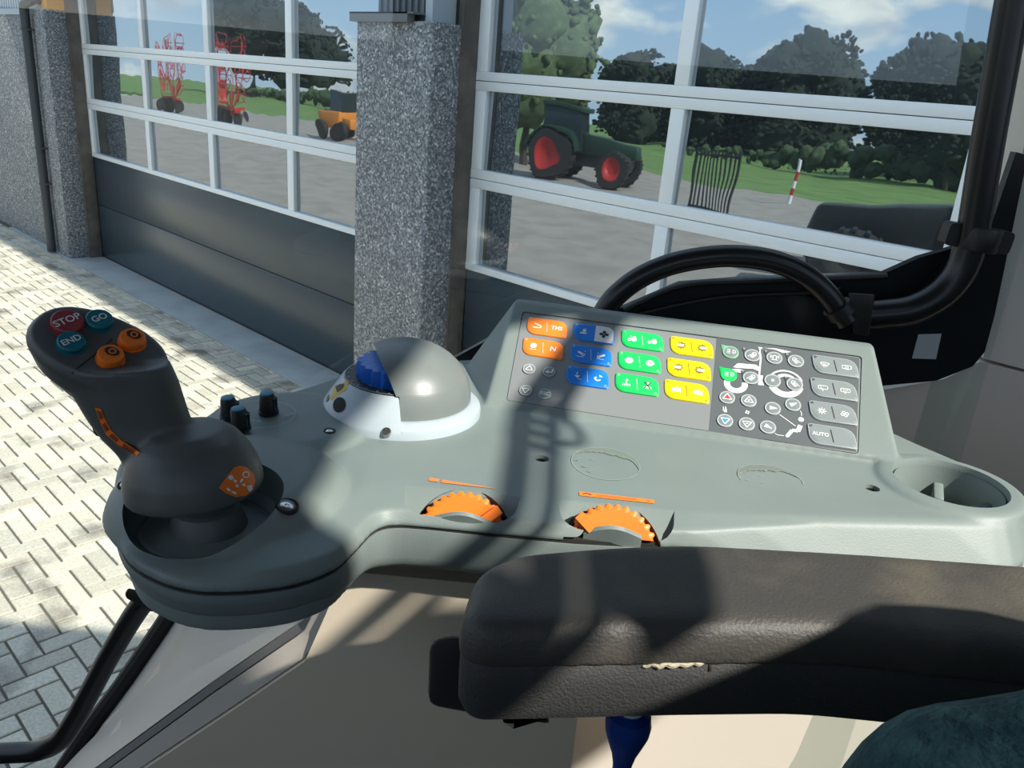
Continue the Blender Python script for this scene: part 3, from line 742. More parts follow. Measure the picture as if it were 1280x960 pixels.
# remains of two peeled stickers
rnd = random.Random(5)
for (px, py), ru, rv, a0, a1, full in (((757, 579), .0285, .031, -10, 150, True), ((963, 598), .0265, .026, 15, 175, False)):
    c = U(px, py, w=W0+.0005); bm = BM(); f2 = Flat(bm, plane_map(c, (1,0,0), (0,1,0)), 0)
    n = 40; ou = []; inr = []
    for k in range(n+1):
        a = R(a0+(a1-a0)*k/n); t = math.sin(math.pi*k/n); w_ = (.010 if full else .011)*t*(1.0 if k > n*.25 else .6) + .0006
        ou.append((ru*math.cos(a), rv*math.sin(a))); j = 1-w_/ru*(1+.15*rnd.uniform(-1, 1)); inr.append((ru*j*math.cos(a), rv*j*math.sin(a)))
    for k in range(n): f2.poly([inr[k], ou[k], ou[k+1], inr[k+1]], 0)
    for k in range(n): f2.line(inr[k], inr[k+1], .0007, 1, .0002)
    m2 = 60
    for k in range(m2):
        aa, ab = 2*math.pi*k/m2, 2*math.pi*(k+1)/m2
        if not full and math.sin(aa) < -.25: continue
        f2.line((ru*math.cos(aa), rv*math.sin(aa)), (ru*math.cos(ab), rv*math.sin(ab)), .0005, 1, .0002)
    for k in range(12 if full else 3):
        x, y = rnd.uniform(-ru*.9, -ru*.3), rnd.uniform(-rv*.6, rv*.2); f2.line((x, y), (x+.003, y+rnd.uniform(-.002, .002)), .0006, 1, .0002)
    obj('sticker_residue', bm, [M['glue'], M['glue_edge']], console, label='worn patch left by a peeled sticker')

# ---------------------------------------------------------------- keypad
Kf = lambda x, y, z=0: KP(x, y, z-.0022)
bm = BM(); prism(bm, round_poly(offset_poly(KEY, -.0009), .0035, 4), lambda x, y: Kf(x, y, -.0015), lambda x, y: Kf(x, y, 0))
fp = Flat(bm, Kf, .0002)
s0, s1 = K(896.5, 419.5), K(886.5, 538)
e0, e1 = K(1076.5, 445.5), K(1072.5, 564.5)
fp.poly([(s0.x, s0.y), (s1.x, s1.y), (e1.x-.001, e1.y+.001), (e0.x-.001, e0.y-.0005)], 1)
# tractor and sitting figure printed on the dark film
def kp(px, py): q = K(px, py); return (q.x, q.y)
z4 = lambda x, y: kp(890+x*.0989, 415+y*.0989)
z5 = lambda x, y: kp(890+x*.09375, 475+y*.09375)
PZ = .0005
fw = z4(305, 640); fp.ring(fw, .0055, .0112, 2, 140, 380, 26, PZ)
rw = z4(935, 640); fp.ring(rw, .0098, .0165, 2, 185, 350, 26, PZ); fp.ring(rw, .0150, .0168, 2, 20, 150, 20, PZ); fp.ring(rw, .0085, .0120, 2, 50, 130, 14, PZ)
fp.ring((fw[0]+.002, fw[1]), .0145, .0185, 2, 62, 120, 14, PZ)
fp.poly([z4(330, 380), z4(560, 400), z4(612, 440), z4(600, 480), z4(520, 450), z4(330, 440), z4(270, 430)], 2, PZ)
fp.line(z4(605, 190), z4(622, 300), .0012, 2, PZ); fp.line(z4(622, 300), z4(598, 560), .0016, 2, PZ)
fp.poly([z4(585, 175), z4(640, 180), z4(640, 200), z4(600, 195)], 2, PZ); fp.poly([z4(650, 185), z4(820, 195), z4(1010, 238), z4(900, 250), z4(790, 205)], 2, PZ)
fp.poly([z4(600, 535), z4(650, 535), z4(640, 600), z4(660, 660), z4(585, 655)], 2, PZ)
fp.disc(z5(1193, 512), .0026, 2, 18, None, PZ)
fp.path([z5(1010, 730), z5(1075, 655), z5(1150, 665)], .0034, 2, False, PZ); fp.path([z5(1150, 670), z5(1185, 590)], .0042, 2, False, PZ); fp.disc(z5(1010, 730), .0017, 2, 12, None, PZ)
fp.line(z5(905, 445), z5(1120, 600), .0007, 2, PZ); fp.path([z5(840, 695), z5(880, 718), z5(965, 728)], .0006, 2, False, PZ); fp.path([z5(1180, 395), z5(1198, 420), z5(1200, 465)], .0006, 2, False, PZ)
fp.poly([z5(150, 340), z5(160, 340), z5(160, 400), z5(150, 400)], 2, PZ); fp.poly([z5(178, 340), z5(192, 340), z5(205, 415), z5(165, 415)], 2, PZ)
q = z5(475, 415)
for k in range(4): fp.disc((q[0]+.0014*math.cos(k*1.57+.5), q[1]+.0014*math.sin(k*1.57+.5)), .0009, 2, 8, None, PZ)
keypad = obj('keypad', bm, [M['keypad_light'], M['keypad_dark'], M['white']], console, label='flat keypad, light grey at the front and dark grey towards the rear')

def extrude_key(bm, pts, h, f, mi=0, inset=.0009):
    n = len(pts); P = [Vector(p) for p in pts]; c = sum(P, Vector((0, 0)))/n
    Q = [p + (c-p).normalized()*inset for p in P]
    loft(bm, [[f(p.x, p.y, -.0003) for p in P], [f(p.x, p.y, h*.55) for p in P], [f(p.x, p.y, h) for p in Q]], True, mi)
def local(c):
    o = Kf(c[0], c[1], 0); return plane_map(o, kx, ky)
def leaf(sx=.0222, sy=.0112):
    return round_poly([(-sx, sy), (-sx*.92+.001, -sy), (sx, -sy), (sx*.92-.001, sy)], [.0035, .0145, .0035, .0145], 7)
HK = .0016
def led(fl, x, y, mi): fl.ring((x, y), .0007, .0013, mi, 0, 360, 10, HK+.0003)
def i_implement(f, c, m, t=HK+.0003):      # blade symbol
    f.path([(c[0]-.004, c[1]-.0025), (c[0]+.0035, c[1]-.0022), (c[0]+.004, c[1]), (c[0]-.0035, c[1]+.003)], .0012, m, False, t)
def i_text(s, size=.0062): return lambda f, c, m: f.text(s, c, size, m, .00012, 0, HK+.0003)
def i_globe(f, c, m):
    z = HK+.0003; f.disc((c[0], c[1]+.0012), .0033, m, 18, None, z)
    for k in range(4): f.line((c[0]-.0028+k*.0017, c[1]-.0035), (c[0]-.0017+k*.0017, c[1]-.0035), .0007, m, z)
def i_lock(f, c, m):
    z = HK+.0003; f.poly([(c[0]-.0017, c[1]), (c[0]+.0017, c[1]), (c[0]+.0017, c[1]+.0028), (c[0]-.0017, c[1]+.0028)], m, z); f.ring((c[0], c[1]+.0028), .0009, .0016, m, 0, 180, 8, z)
    f.poly([(c[0]-.0042, c[1]-.0028), (c[0]+.0025, c[1]-.0028), (c[0]+.0030, c[1]-.001), (c[0]-.003, c[1]-.0008)], m, z)
def i_cross(f, c, m):
    z = HK+.0003
    for dx, dy in ((0, .003), (0, -.003), (.003, 0), (-.003, 0)): f.disc((c[0]+dx, c[1]+dy), .0018, m, 12, None, z)
    f.disc(c, .0023, m, 12, None, z); f.line((c[0], c[1]+.001), (c[0], c[1]-.001), .0006, 4, z+.0001)
def i_link(sg):
    def g(f, c, m):
        z = HK+.0003; f.line((c[0]-sg*.0033, c[1]+.0018), (c[0]+sg*.0022, c[1]-.0012), .0022, m, z); f.disc((c[0]+sg*.0024, c[1]-.0014), .0018, m, 12, None, z); f.disc((c[0]+sg*.0024, c[1]-.0014), .0007, 3, 8, None, z+.0001)
        f.line((c[0]-.0045, c[1]-.0042), (c[0]+.0030, c[1]-.0042), .0005, m, z); f.tri((c[0]+sg*.0036, c[1]+.003), .0009, 1, None, m, z)
    return g
def i_hitch(f, c, m):
    z = HK+.0003; f.poly([(c[0]-.0028, c[1]-.0004), (c[0]+.0028, c[1]-.0004), (c[0]+.0004, c[1]-.0035)], m, z); f.line((c[0]-.0005, c[1]+.0004), (c[0]-.0005, c[1]+.0038), .0009, m, z); f.line((c[0]+.001, c[1]-.004), (c[0]+.0046, c[1]-.0046), .0006, m, z)
def i_turn(f, c, m):
    z = HK+.0003; f.poly([(c[0]+.0006, c[1]+.0040), (c[0]+.0044, c[1]+.0022), (c[0]+.0016, c[1]+.0012)], m, z); f.ring(c, .0024, .0037, m, 170, 330, 12, z)
    f.disc((c[0]-.002, c[1]+.0002), .0010, m, 8, None, z)
def i_tractor(a):
    def g(f, c, m):
        z = HK+.0003; f.poly([(c[0]-.0015, c[1]-.0004), (c[0]+.0035, c[1]-.002), (c[0]+.0032, c[1]+.0032), (c[0]+.0006, c[1]+.0032), (c[0]-.001, c[1]+.0012)], m, z)
        f.disc((c[0]+.0018, c[1]-.0010), .0026, m, 14, None, z+.0001); f.ring((c[0]-.0028, c[1]-.0016), .0009, .0019, m, 0, 360, 12, z)
        if a: f.disc((c[0]-.002, c[1]+.0034), .0009, m, 8, None, z)
    return g
def i_wheel(sg):
    def g(f, c, m):
        z = HK+.0003; f.disc(c, .0038, m, 18, None, z); f.poly([(c[0]+sg*.003, c[1]+.0015), (c[0]+sg*.0052, c[1]), (c[0]+sg*.003, c[1]-.0015)], m, z); f.text('12', (c[0], c[1]-.0001), .0032, 3, .0001, 0, z+.0001)
    return g
def i_axle(x):
    def g(f, c, m):
        z = HK+.0003; f.disc((c[0], c[1]+.0030), .0013, m, 10, None, z); f.line((c[0], c[1]+.003), (c[0]-.0006, c[1]-.002), .0012, m, z)
        f.line((c[0]-.0036, c[1]-.002), (c[0]+.0034, c[1]-.002), .0009, m, z)
        for k in range(4): f.line((c[0]-.0036+k*.0022, c[1]-.0042), (c[0]-.0030+k*.0022, c[1]-.0018), .0010, m, z)
        if x: f.line((c[0]-.0034, c[1]+.004), (c[0]+.003, c[1]-.004), .0008, 3, z+.0001); f.line((c[0]+.003, c[1]+.004), (c[0]-.0034, c[1]-.004), .0008, 3, z+.0001)
    return g
def i_gear(sg, s):
    def g(f, c, m):
        z = HK+.0003
        for k in range(8):
            a = k*math.pi/4; f.line((c[0]+.0024*math.cos(a), c[1]+.0024*math.sin(a)), (c[0]+.0046*math.cos(a), c[1]+.0046*math.sin(a)), .0017, 3, z)
        f.ring(c, .0022, .0036, 3, 0, 360, 18, z); f.poly(round_poly([(c[0]+sg*.0010-.0036, c[1]-.0016), (c[0]+sg*.0010+.0036, c[1]-.0016), (c[0]+sg*.0010+.0036, c[1]+.0016), (c[0]+sg*.0010-.0036, c[1]+.0016)], .0014, 3), m, z+.0001)
        if s: f.text(s, (c[0]+sg*.0010, c[1]), .0024, 3, .00005, 0, z+.0002)
    return g
def i_engine(f, c, m):
    z = HK+.0003; f.poly([(c[0]-.0040, c[1]-.0026), (c[0]+.0036, c[1]-.0026), (c[0]+.0036, c[1]+.0018), (c[0]-.0040, c[1]+.0018)], m, z); f.line((c[0]+.0042, c[1]-.0036), (c[0]+.0042, c[1]+.0026), .0008, m, z); f.tri((c[0]+.0005, c[1]+.0034), .0011, 1, None, m, z)
def i_screen(w):
    def g(f, c, m):
        z = HK+.0003
        if w: pts = [(c[0]-.0042, c[1]+.0016), (c[0], c[1]+.0026), (c[0]+.0042, c[1]+.0016), (c[0]+.0022, c[1]-.0014), (c[0]-.0022, c[1]-.0014)]
        else: pts = round_poly([(c[0]-.0042, c[1]-.002), (c[0]+.0042, c[1]-.002), (c[0]+.0042, c[1]+.002), (c[0]-.0042, c[1]+.002)], .001, 3)
        f.outline(pts, .0007, m, z)
        for k in (-1, 0, 1): f.line((c[0]+k*.0013, c[1]+.001), (c[0]+k*.0013, c[1]-.0032), .0006, m, z)
    return g
def i_wiper(x):
    def g(f, c, m):
        z = HK+.0003; f.outline(round_poly([(c[0]-.0042, c[1]-.002), (c[0]+.0042, c[1]-.002), (c[0]+.0042, c[1]+.002), (c[0]-.0042, c[1]+.002)], .001, 3), .0007, m, z)
        f.line((c[0]-.0002, c[1]-.0038), (c[0]-.0024, c[1]+.0008), .0006, m, z); f.disc((c[0]-.0002, c[1]-.0036), .0007, m, 8, None, z)
        if x:
            for k in range(3): f.line((c[0]-.0005+k*.0013, c[1]+.0010), (c[0]-.0002+k*.0013, c[1]-.0010), .0005, m, z)
    return g
def i_snow(f, c, m):
    z = HK+.0003
    for k in range(8): a = k*math.pi/4; f.line((c[0]+.0016*math.cos(a), c[1]+.0016*math.sin(a)), (c[0]+.0040*math.cos(a), c[1]+.0040*math.sin(a)), .0008, m, z)
    f.ring(c, .0010, .0020, m, 0, 360, 12, z)
def i_fan(f, c, m):
    z = HK+.0003
    for k in range(4): a = k*1.57+.4; f.ring((c[0]+.0022*math.cos(a), c[1]+.0016*math.sin(a)), .0010, .0018, m, 0, 360, 10, z)
def i_none(f, c, m): pass
def leafkey(c, pad, left, right, mi_l, mi_r, label, split=None, extra=None):
    bm = BM(); L = local(c); extrude_key(bm, leaf(), HK, L)
    fl = Flat(bm, L, HK+.0002); bm_m = [M[pad], M['rim'], M['white'], M['black_print'], M['white_pad']]
    if pad == 'yellow_pad': bm_m[1] = M['yellow_print']; bm_m[3] = M['yellow_print']
    if split: fl.poly([p for p in round_poly([(.0005, .0104), (-.0012+.003, -.0104), (.0205, -.0104), (.0192, .0104)], [.0, .0, .003, .0135], 7)], 4, HK+.00012)
    else: fl.line((-.0013, .0068), (.0013, -.0068), .0008, 1 if pad != 'grey_pad' else 3)
    fl.outline(leaf(.0213, .0103), .00045, 1, HK+.00005) if pad in ('grey_pad',) else None
    led(fl, -.0188, .0082, 1 if pad != 'grey_pad' else 3); led(fl, .0188, -.0082, 1 if pad != 'grey_pad' else 1)
    left(fl, (-.0100, .0), mi_l); right(fl, (.0102, .0), mi_r)
    o = obj('key', bm, bm_m, keypad, ang=40, label=label); return o
LK = [((683.8, 408.5), 'orange_pad', i_implement, i_text('TMS', .0064), 'orange key marked TMS'), ((678.8, 434.4), 'orange_pad', i_globe, i_text('N', .0085), 'orange key marked N'),
      ((742.5, 416), 'blue_pad', i_lock, i_cross, 'key half blue with padlock, half white'), ((738.8, 443), 'blue_pad', i_link(1), i_link(-1), 'blue key with two link arm symbols'), ((734.4, 470.3), 'blue_pad', i_hitch, i_turn, 'blue key with two hitch symbols'),
      ((803, 424.6), 'green_pad', i_tractor(1), i_tractor(0), 'green key with two tractor symbols'), ((799.4, 451.9), 'green_pad', i_wheel(-1), i_wheel(1), 'green key with two round steering symbols'), ((796.3, 479.6), 'green_pad', i_axle(0), i_axle(1), 'green key with axle symbols, one crossed out'),
      ((864.8, 432.9), 'yellow_pad', i_gear(-1, 'PTO'), i_gear(1, 'PTO'), 'topmost yellow key with two cogs'), ((861.3, 460.5), 'yellow_pad', i_gear(-1, ''), i_gear(1, ''), 'middle yellow key with two cogs'), ((858.5, 488.2), 'yellow_pad', i_engine, i_engine, 'lowest yellow key with two box symbols'),
      ((1044.5, 457), 'grey_pad', i_screen(1), i_screen(0), 'grey key with screen heating symbols'), ((1042.7, 485.8), 'grey_pad', i_wiper(0), i_wiper(1), 'grey key with wiper symbols'), ((1041.6, 515.3), 'grey_pad', i_snow, i_fan, 'grey key with cooling symbols'), ((1040.4, 544.5), 'grey_pad', i_text('AUTO', .0052), i_none, 'grey key marked AUTO')]
for (px, py), pad, l, r, lab in LK:
    leafkey(kp(px, py), pad, l, r, 2, 3 if l is i_lock else 2, lab, split=(l is i_lock))
def roundkey(c, r, pad, draw, label, rim=True, tail=None, h=.0014):
    bm = BM(); L = local(c)
    if tail:
        pts = [(r*math.cos(R(a)), r*math.sin(R(a))) for a in range(-165, 96, 12)] + [(-r*.55, r*1.03), (-r*1.22, r*1.12), (-r*1.32, r*.95), (-r*1.06, r*.2)]
        extrude_key(bm, pts, h*.7, L, 4, .0006)
    else: extrude_key(bm, [(r*math.cos(2*math.pi*k/28), r*math.sin(2*math.pi*k/28)) for k in range(28)], h*.7, L, 4, .0006)
    lathe(bm, [(r*.84, 0), (r*.84, h*.9), (r*.7, h), (0, h)], L(0, 0, 0), kn, 26, 0, up=kx)
    fl = Flat(bm, L, h+.0003); fl.ring((0, 0), r*.82, r*.98, 1, 0, 360, 28, h*.7+.0003)
    if tail: fl.ring((-r*1.08, r*.92), .0005, .0011, 1, 0, 360, 10, h)
    draw(fl, (0, 0), r)
    return obj('key', bm, [M[pad], M['rim'] if rim is True else M[rim], M['white'], M['black_print'], M[tail] if tail else M[pad], M['red'], M['blue_print']], keypad, ang=40, label=label)
def d_tri(up, fill=None):
    def g(f, c, r):
        f.tri(c, r*.62, up, r*.12, 2)
        if fill: f.tri(c, r*.44, up, None, fill)
        else: f.line((-r*.16, 0), (r*.16, 0), r*.1, 2); (f.line((0, -r*.16), (0, r*.16), r*.1, 2) if up > 0 else None)
    return g
def d_open(up): return lambda f, c, r: f.tri(c, r*.62, up, r*.11, 2)
def d_ret(f, c, r): f.path([(r*.5, r*.5), (r*.5, -r*.15), (-r*.1, -r*.15)], r*.22, 2); f.poly([(-r*.62, -r*.15), (-r*.05, r*.22), (-r*.05, -r*.5)], 2)
def d_lamp(a):
    def g(f, c, r):
        f.ring((r*.28, r*.06), r*.24, r*.34, 2, -90, 90, 10); f.line((r*.25, r*.38), (r*.25, -r*.28), r*.09, 2)
        for k in range(4): f.line((-r*.5, r*(.36-k*.2)), (-r*.06, r*(.36-k*.2)-(r*.1 if a else 0)), r*.08, 2)
    return g
def d_work(sg):
    def g(f, c, r):
        f.ring((sg*r*.22, r*.2), r*.18, r*.28, 2, 0, 360, 12); f.line((-sg*r*.1, r*.38), (sg*r*.42, -r*.1), r*.08, 2)
        for k in range(4): f.line((-sg*r*(.02-k*.12), r*(.02-k*.04)), (-sg*r*(.3-k*.1), -r*(.35+.04*k)), r*.07, 2)
        f.line((-sg*r*.12, r*.15), (-sg*r*.55, -r*.3), r*.08, 2)
    return g
def d_beacon(f, c, r):
    f.path([(-r*.2, -r*.35), (-r*.2, r*.2), (-r*.1, r*.33), (r*.1, r*.33), (r*.2, r*.2), (r*.2, -r*.35)], r*.1, 2); f.line((-r*.38, -r*.38), (r*.38, -r*.38), r*.1, 2)
    for s in (-1, 1):
        for k in (-1, 0, 1): f.line((s*r*.3, r*(.12+k*.1)), (s*r*.6, r*(.12+k*.24)), r*.07, 2)
def d_dot(f, c, r): f.disc(c, r*.2, 2, 12)
def d_wedge(a):
    ca, sa = math.cos(R(a)), math.sin(R(a))
    return lambda f, c, r: f.poly([(x*ca-y*sa, x*sa+y*ca) for x, y in ((-r*.42, r*.3), (-r*.42, -r*.3), (r*.5, -r*.04), (r*.5, r*.06))], 2)
rk = [((661.5, 460), .0063, 'keypad_light', d_open(1), 'round grey key with an upward triangle', True, None), ((686.2, 463.6), .0063, 'grey_pad', d_ret, 'round grey key with an enter arrow', True, None),
      ((657, 487), .0063, 'keypad_light', d_open(-1), 'round grey key with a downward triangle', True, None), ((681, 491.4), .0063, 'grey_pad', lambda f, c, r: f.text('ESC', (0, 0), .0056, 2, .00012), 'round grey key marked ESC', True, None)]
for a in ((913.7, 439.2, d_lamp(0), 'darkgrey_pad', 'rimgreen'), (940.9, 443.2, d_work(1), 'darkgrey_pad', 0), (968.4, 446.4, d_beacon, 'darkgrey_pad', 0), (995.3, 450.4, d_work(-1), 'darkgrey_pad', 0),
          (911.3, 467.4, d_lamp(1), 'green_pad', 'green_pad'), (939.1, 471.4, d_work(1), 'darkgrey_pad', 0), (966.1, 474.8, d_dot, 'darkgrey_pad', None), (993.8, 479.3, d_work(-1), 'darkgrey_pad', 0)):
    M.setdefault('rimgreen', mat('pale_green_key_rim', (.22,.50,.30), .5))
    tail = a[4] if a[4] else ('keypad_dark' if a[4] == 0 else None)
    rk.append(((a[0], a[1]), .0078, 'darkgrey_pad' if a[3] != 'green_pad' else 'green_pad', a[2], {'rimgreen': 'round key with a lamp symbol and green rim', 'green_pad': 'green round key with a lamp symbol'}.get(a[4]), True if a[4] in (0, None) else a[4], tail))
for px, py, d, lab in ((909.2, 495.8, d_tri(1, 5), 'round key with a red triangle'), (936.2, 499.8, d_tri(1), None), (906.6, 524.7, d_tri(-1, 6), 'round key with a blue triangle'), (933.8, 528.9, d_tri(-1), None),
                  (966.4, 509.5, d_wedge(0), None), (991.7, 504.8, d_wedge(28), None), (960.3, 532.9, d_wedge(-25), None)):
    rk.append(((px, py), .0074, 'darkgrey_pad', d, lab, True, None))
for (px, py), r, pad, d, lab, rim, tail in rk: roundkey(kp(px, py), r, pad, d, lab, rim, tail)

# ---------------------------------------------------------------- three small blue-capped knobs
for px, py in ((288, 522), (301, 536), (336, 516)):
    b = U(px, py, w=-.2815); bm = BM()
    lathe(bm, [(.0085, 0), (.0085, .003), (.0068, .0032), (.0062, .017), (.0055, .0185), (0, .0185)], b, (-.05, -.1, 1), 22)
    for k in range(11): a = 2*math.pi*k/11; box(bm, b+Vector((.0066*math.cos(a)-.0008, .0066*math.sin(a)-.0008, .002)), b+Vector((.0066*math.cos(a)+.0008, .0066*math.sin(a)+.0008, .014)))
    kb = obj('turn_knob', bm, M['dark'], console)
    bm = BM(); ax = Vector((-.05, -.1, 1)).normalized(); t = b+ax*.0186; lathe(bm, [(.0054, -.001), (.0054, .0006), (.0046, .001), (0, .001)], t, ax, 20)
    hull(bm, [t+Vector((.0048, -.0012, .0008)), t+Vector((.0048, .0012, .0008)), t+Vector((.0066, -.0012, -.004)), t+Vector((.0066, .0012, -.004)), t+Vector((.0078, -.0012, -.0165)), t+Vector((.0078, .0012, -.0165)), t+Vector((.0045, 0, -.016))]); obj('cap', bm, M['tealcap'], kb)
bm = BM(); b = U(322, 518, w=-.2802); f2 = Flat(bm, plane_map(b, (1,0,0), (0,1,0)), .0)
f2.ring((0, .002), .0305, .031, 0, 0, 360, 40)
for x, y in ((-.016, -.006), (-.010, -.012), (-.012, .002), (.004, -.014), (.022, .004), (.026, .008), (.010, .014), (-.002, -.013)): f2.line((x, y), (x+.004, y+.001), .0016, 0)
obj('knob_legend', bm, M['rim'], console)
# ================================================================ control lever
from mathutils.bvhtree import BVHTree
def bvh(o):
    bpy.context.view_layer.update(); inv = M_CAB.inverted() @ o.matrix_world
    return BVHTree.FromPolygons([inv @ v.co for v in o.data.vertices], [p.vertices[:] for p in o.data.polygons])
def cray(px, py):
    r = ray(px, py); return Vector((r.dot(CU), r.dot(CV), r.z)).normalized()
def on(tree, px, py, off=.0004):
    d = cray(px, py); h = tree.ray_cast(Vector((0,0,0)), d)
    return h[0] + h[1]*off*(1 if h[1].dot(d) < 0 else -1) if h[0] else None
def patch(bm, tree, pts, mi=0, n=8, off=.0004):
    """sticker following a surface: fills a convex outline with a fan of rings"""
    c = Vector((sum(p[0] for p in pts)/len(pts), sum(p[1] for p in pts)/len(pts)))
    prev = None; m = len(pts)
    for k in range(1, n+1):
        ring = []
        for p in pts:
            q = c + (Vector(p)-c)*k/n; h = on(tree, q.x, q.y, off); ring.append(h)
        if any(h is None for h in ring): return
        vs = [bm.verts.new(h) for h in ring]
        if prev is None: f = bm.faces.new(vs); f.material_index = mi
        else:
            for i in range(m):
                j = (i+1) % m; f = bm.faces.new((prev[i], prev[j], vs[j], vs[i])); f.material_index = mi
        prev = vs
JV = .491
tu_ = bvh(upper)
for p, r in (((359, 632), .0078), ((157, 604), .006), ((412, 539), .005)):
    q = on(tu_, *p, 0)
    if q is None: continue
    d = cray(*p); nn = tu_.ray_cast(Vector((0,0,0)), d)[1]; nn = nn if nn.dot(d) < 0 else -nn
    nn = (nn + Vector((0, 0, .6))).normalized()
    bm = BM(); lathe(bm, [(r, -.004), (r, .0004), (r*.9, .0010), (r*.8, .0006), (r*.78, -.0015), (0, -.0015)], q, nn, 24); h = obj('screw_well', bm, M['hole'], console)
    bm = BM(); lathe(bm, [(r*.66, -.003), (r*.64, .0), (r*.5, .0008), (r*.2, .0009), (r*.15, .0002), (0, .0002)], q+nn*.0003-Vector((0, r*.12, 0)), nn, 20); obj('screw', bm, M['steel'], h)
lever = thing('control_lever', 'tall dark grey control lever with coloured buttons at the front of the console', 'control lever', (JB.x, JB.y, JB.z))
bm = BM()
hc = U(126, 431, v=JV)
e1 = Vector((.925, .05, -.375)).normalized(); e2 = Vector((.0, -.88, -.47)); e2 = (e2-e1*e2.dot(e1)).normalized(); en = e2.cross(e1)
if en.z < 0: en = -en
HF = lambda x, y, z=0: hc + e1*x + e2*y + en*z
def oval(ax0, ax1, by, n=32, p=2.3, sk=0):
    out = []
    for k in range(n):
        t = 2*math.pi*k/n; cx, sy = math.cos(t), math.sin(t)
        x = (abs(cx)**(2/p))*(ax1 if cx > 0 else -ax0); y = math.copysign(abs(sy)**(2/p), sy)*by
        out.append((x + sk*y, y))
    return out
hd = [HF(x, y, .0) for x, y in oval(.041, .041, .0255)] + [HF(x, y, -.006) for x, y in oval(.045, .043, .029)] + [HF(x, y, -.022) for x, y in oval(.039, .041, .027)] + [HF(x+.004, y, -.040) for x, y in oval(.022, .034, .021)]
hull(bm, hd)
rings = []
for (L_, R_, hv) in (((66, 446), (210, 456), .024), ((84, 474), (221, 478), .022), ((100, 500), (230, 506), .0215), ((112, 520), (236, 524), .021), ((128, 540), (242, 540), .0215), ((150, 560), (247, 553), .023), ((166, 582), (253, 568), .026), ((170, 606), (262, 588), .030)):
    a, b = U(*L_, v=JV), U(*R_, v=JV); c = (a+b)/2; d = (b-a)/2
    rings.append([c + d*math.cos(2*math.pi*k/28) + Vector((0, hv, 0))*math.sin(2*math.pi*k/28) for k in range(28)])
loft(bm, rings)
lathe(bm, [(.041, -.0037), (.0452, -.0019), (.0452, .0037), (.0433, .014), (.039, .024), (.0326, .0335), (.024, .040), (0, .044)], JB, (-.10, .02, 1), 48)
me = voxel(bm, .0016, 8, .5)
c = BM(); lathe(c, [(.043, -.02), (.0424, .0037), (.0335, .0093), (0, .011)], JB-Vector((0, 0, .003)), (-.10, .02, 1), 40)
me = cut(me, [c])
grip = obj('grip', me, M['stick'], lever, ang=40)
tr_ = bvh(grip)
bm = BM(); lathe(bm, [(.022, .012), (.022, -.008), (.021, -.013), (.019, -.0155), (.0215, -.017), (.024, -.024), (.026, -.0312), (0, -.0312)], JB+Vector((.006, .002, -.001)), (-.04, .0, 1), 36)
obj('stem', bm, M['stick'], lever)
# panel break on the head between the two button groups
bm = BM()
for a, b in (((90, 467), (97, 460)), ((97, 460), (118, 444)), ((118, 444), (140, 424)), ((140, 424), (162, 404))):
    pa, pb = on(tr_, *a, .0002), on(tr_, *b, .0002)
    if pa and pb: tube(bm, [pa, pb], .00045, 6, sub=1)
obj('panel_seam', bm, M['rubber'], lever)
ht = R(-8)
def stickbutton(px, py, r, pad, draw, label, h=.0045):
    p = on(tr_, px, py, 0); p = p if p else UP(px, py, hc, en); n = en
    bm = BM(); lathe(bm, [(r*1.1, -.006), (r*1.1, .0006), (r*1.02, .0008), (r, .0008), (r, h*.8), (r*.9, h), (0, h)], p, n, 30, 0, up=e2)
    fl = Flat(bm, plane_map(p, e1, -e2), h+.0003); draw(fl, (0, 0), r)
    return obj('button', bm, [M[pad], M['white'], M['black_print']], lever, label=label)
tx = lambda s, sz, rot: (lambda f, c, r: f.text(s, (0, 0), sz, 1, .0001, rot))
stickbutton(84, 406, .0096, 'stopred', tx('STOP', .0072, 62), 'dark red button marked STOP')
stickbutton(124, 403, .0082, 'teal', tx('GO', .0066, 62), 'teal button marked GO')
stickbutton(89, 431, .0082, 'teal', tx('END', .0062, 62), 'teal button marked END')
def d_oval(f, c, r): f.disc((-.0002, .0018), r*.58, 2, 16, r*.42); f.ring((0, .0018), r*.18, r*.30, 0, 0, 360, 12, f.z+.0002)
stickbutton(165, 428, .0080, 'orange', d_oval, 'orange button farther from the seat', .006)
stickbutton(138, 449, .0080, 'orange', d_oval, 'orange button nearer to the seat', .006)
# trigger and markings on the side of the grip
bm = BM(); a = U(118, 527, v=JV-.004)
hull(bm, [U(px, py, v=JV+dv) for px, py in ((108, 508), (117, 506), (117, 541), (121, 546), (130, 545), (140, 540)) for dv in (-.009, .009)]); bevel(bm, .0015)
obj('trigger', bm, M['dark'], lever)
bm = BM()
for pts in ([(119, 509), (127, 511), (132, 524), (126, 528)], [(126, 528), (132, 524), (140, 538), (133, 543)], [(133, 543), (140, 538), (152, 550), (148, 556)], [(148, 556), (152, 550), (176, 566), (171, 570)]):
    patch(bm, tr_, pts, 0, 5, .0004)
    c = Vector((sum(p[0] for p in pts)/4, sum(p[1] for p in pts)/4)); patch(bm, tr_, [tuple(c+(Vector(p)-c)*.62) for p in pts], 1, 4, .0008)
obj('grip_marking', bm, [M['orange'], mat('dull_red_print', (.28,.06,.025), .5)], lever, label='orange wavy marking along the grip')
bm = BM()
z2 = lambda x, y: (120+x*.28125, 540+y*.28125)
patch(bm, tr_, [z2(*p) for p in ((545, 248), (575, 205), (612, 158), (635, 150), (668, 158), (698, 185), (706, 215), (695, 255), (665, 282), (620, 288), (575, 272))], 0, 8, .0005)
def pl(pts): patch(bm, tr_, [z2(*p) for p in pts], 1, 3, .0009)
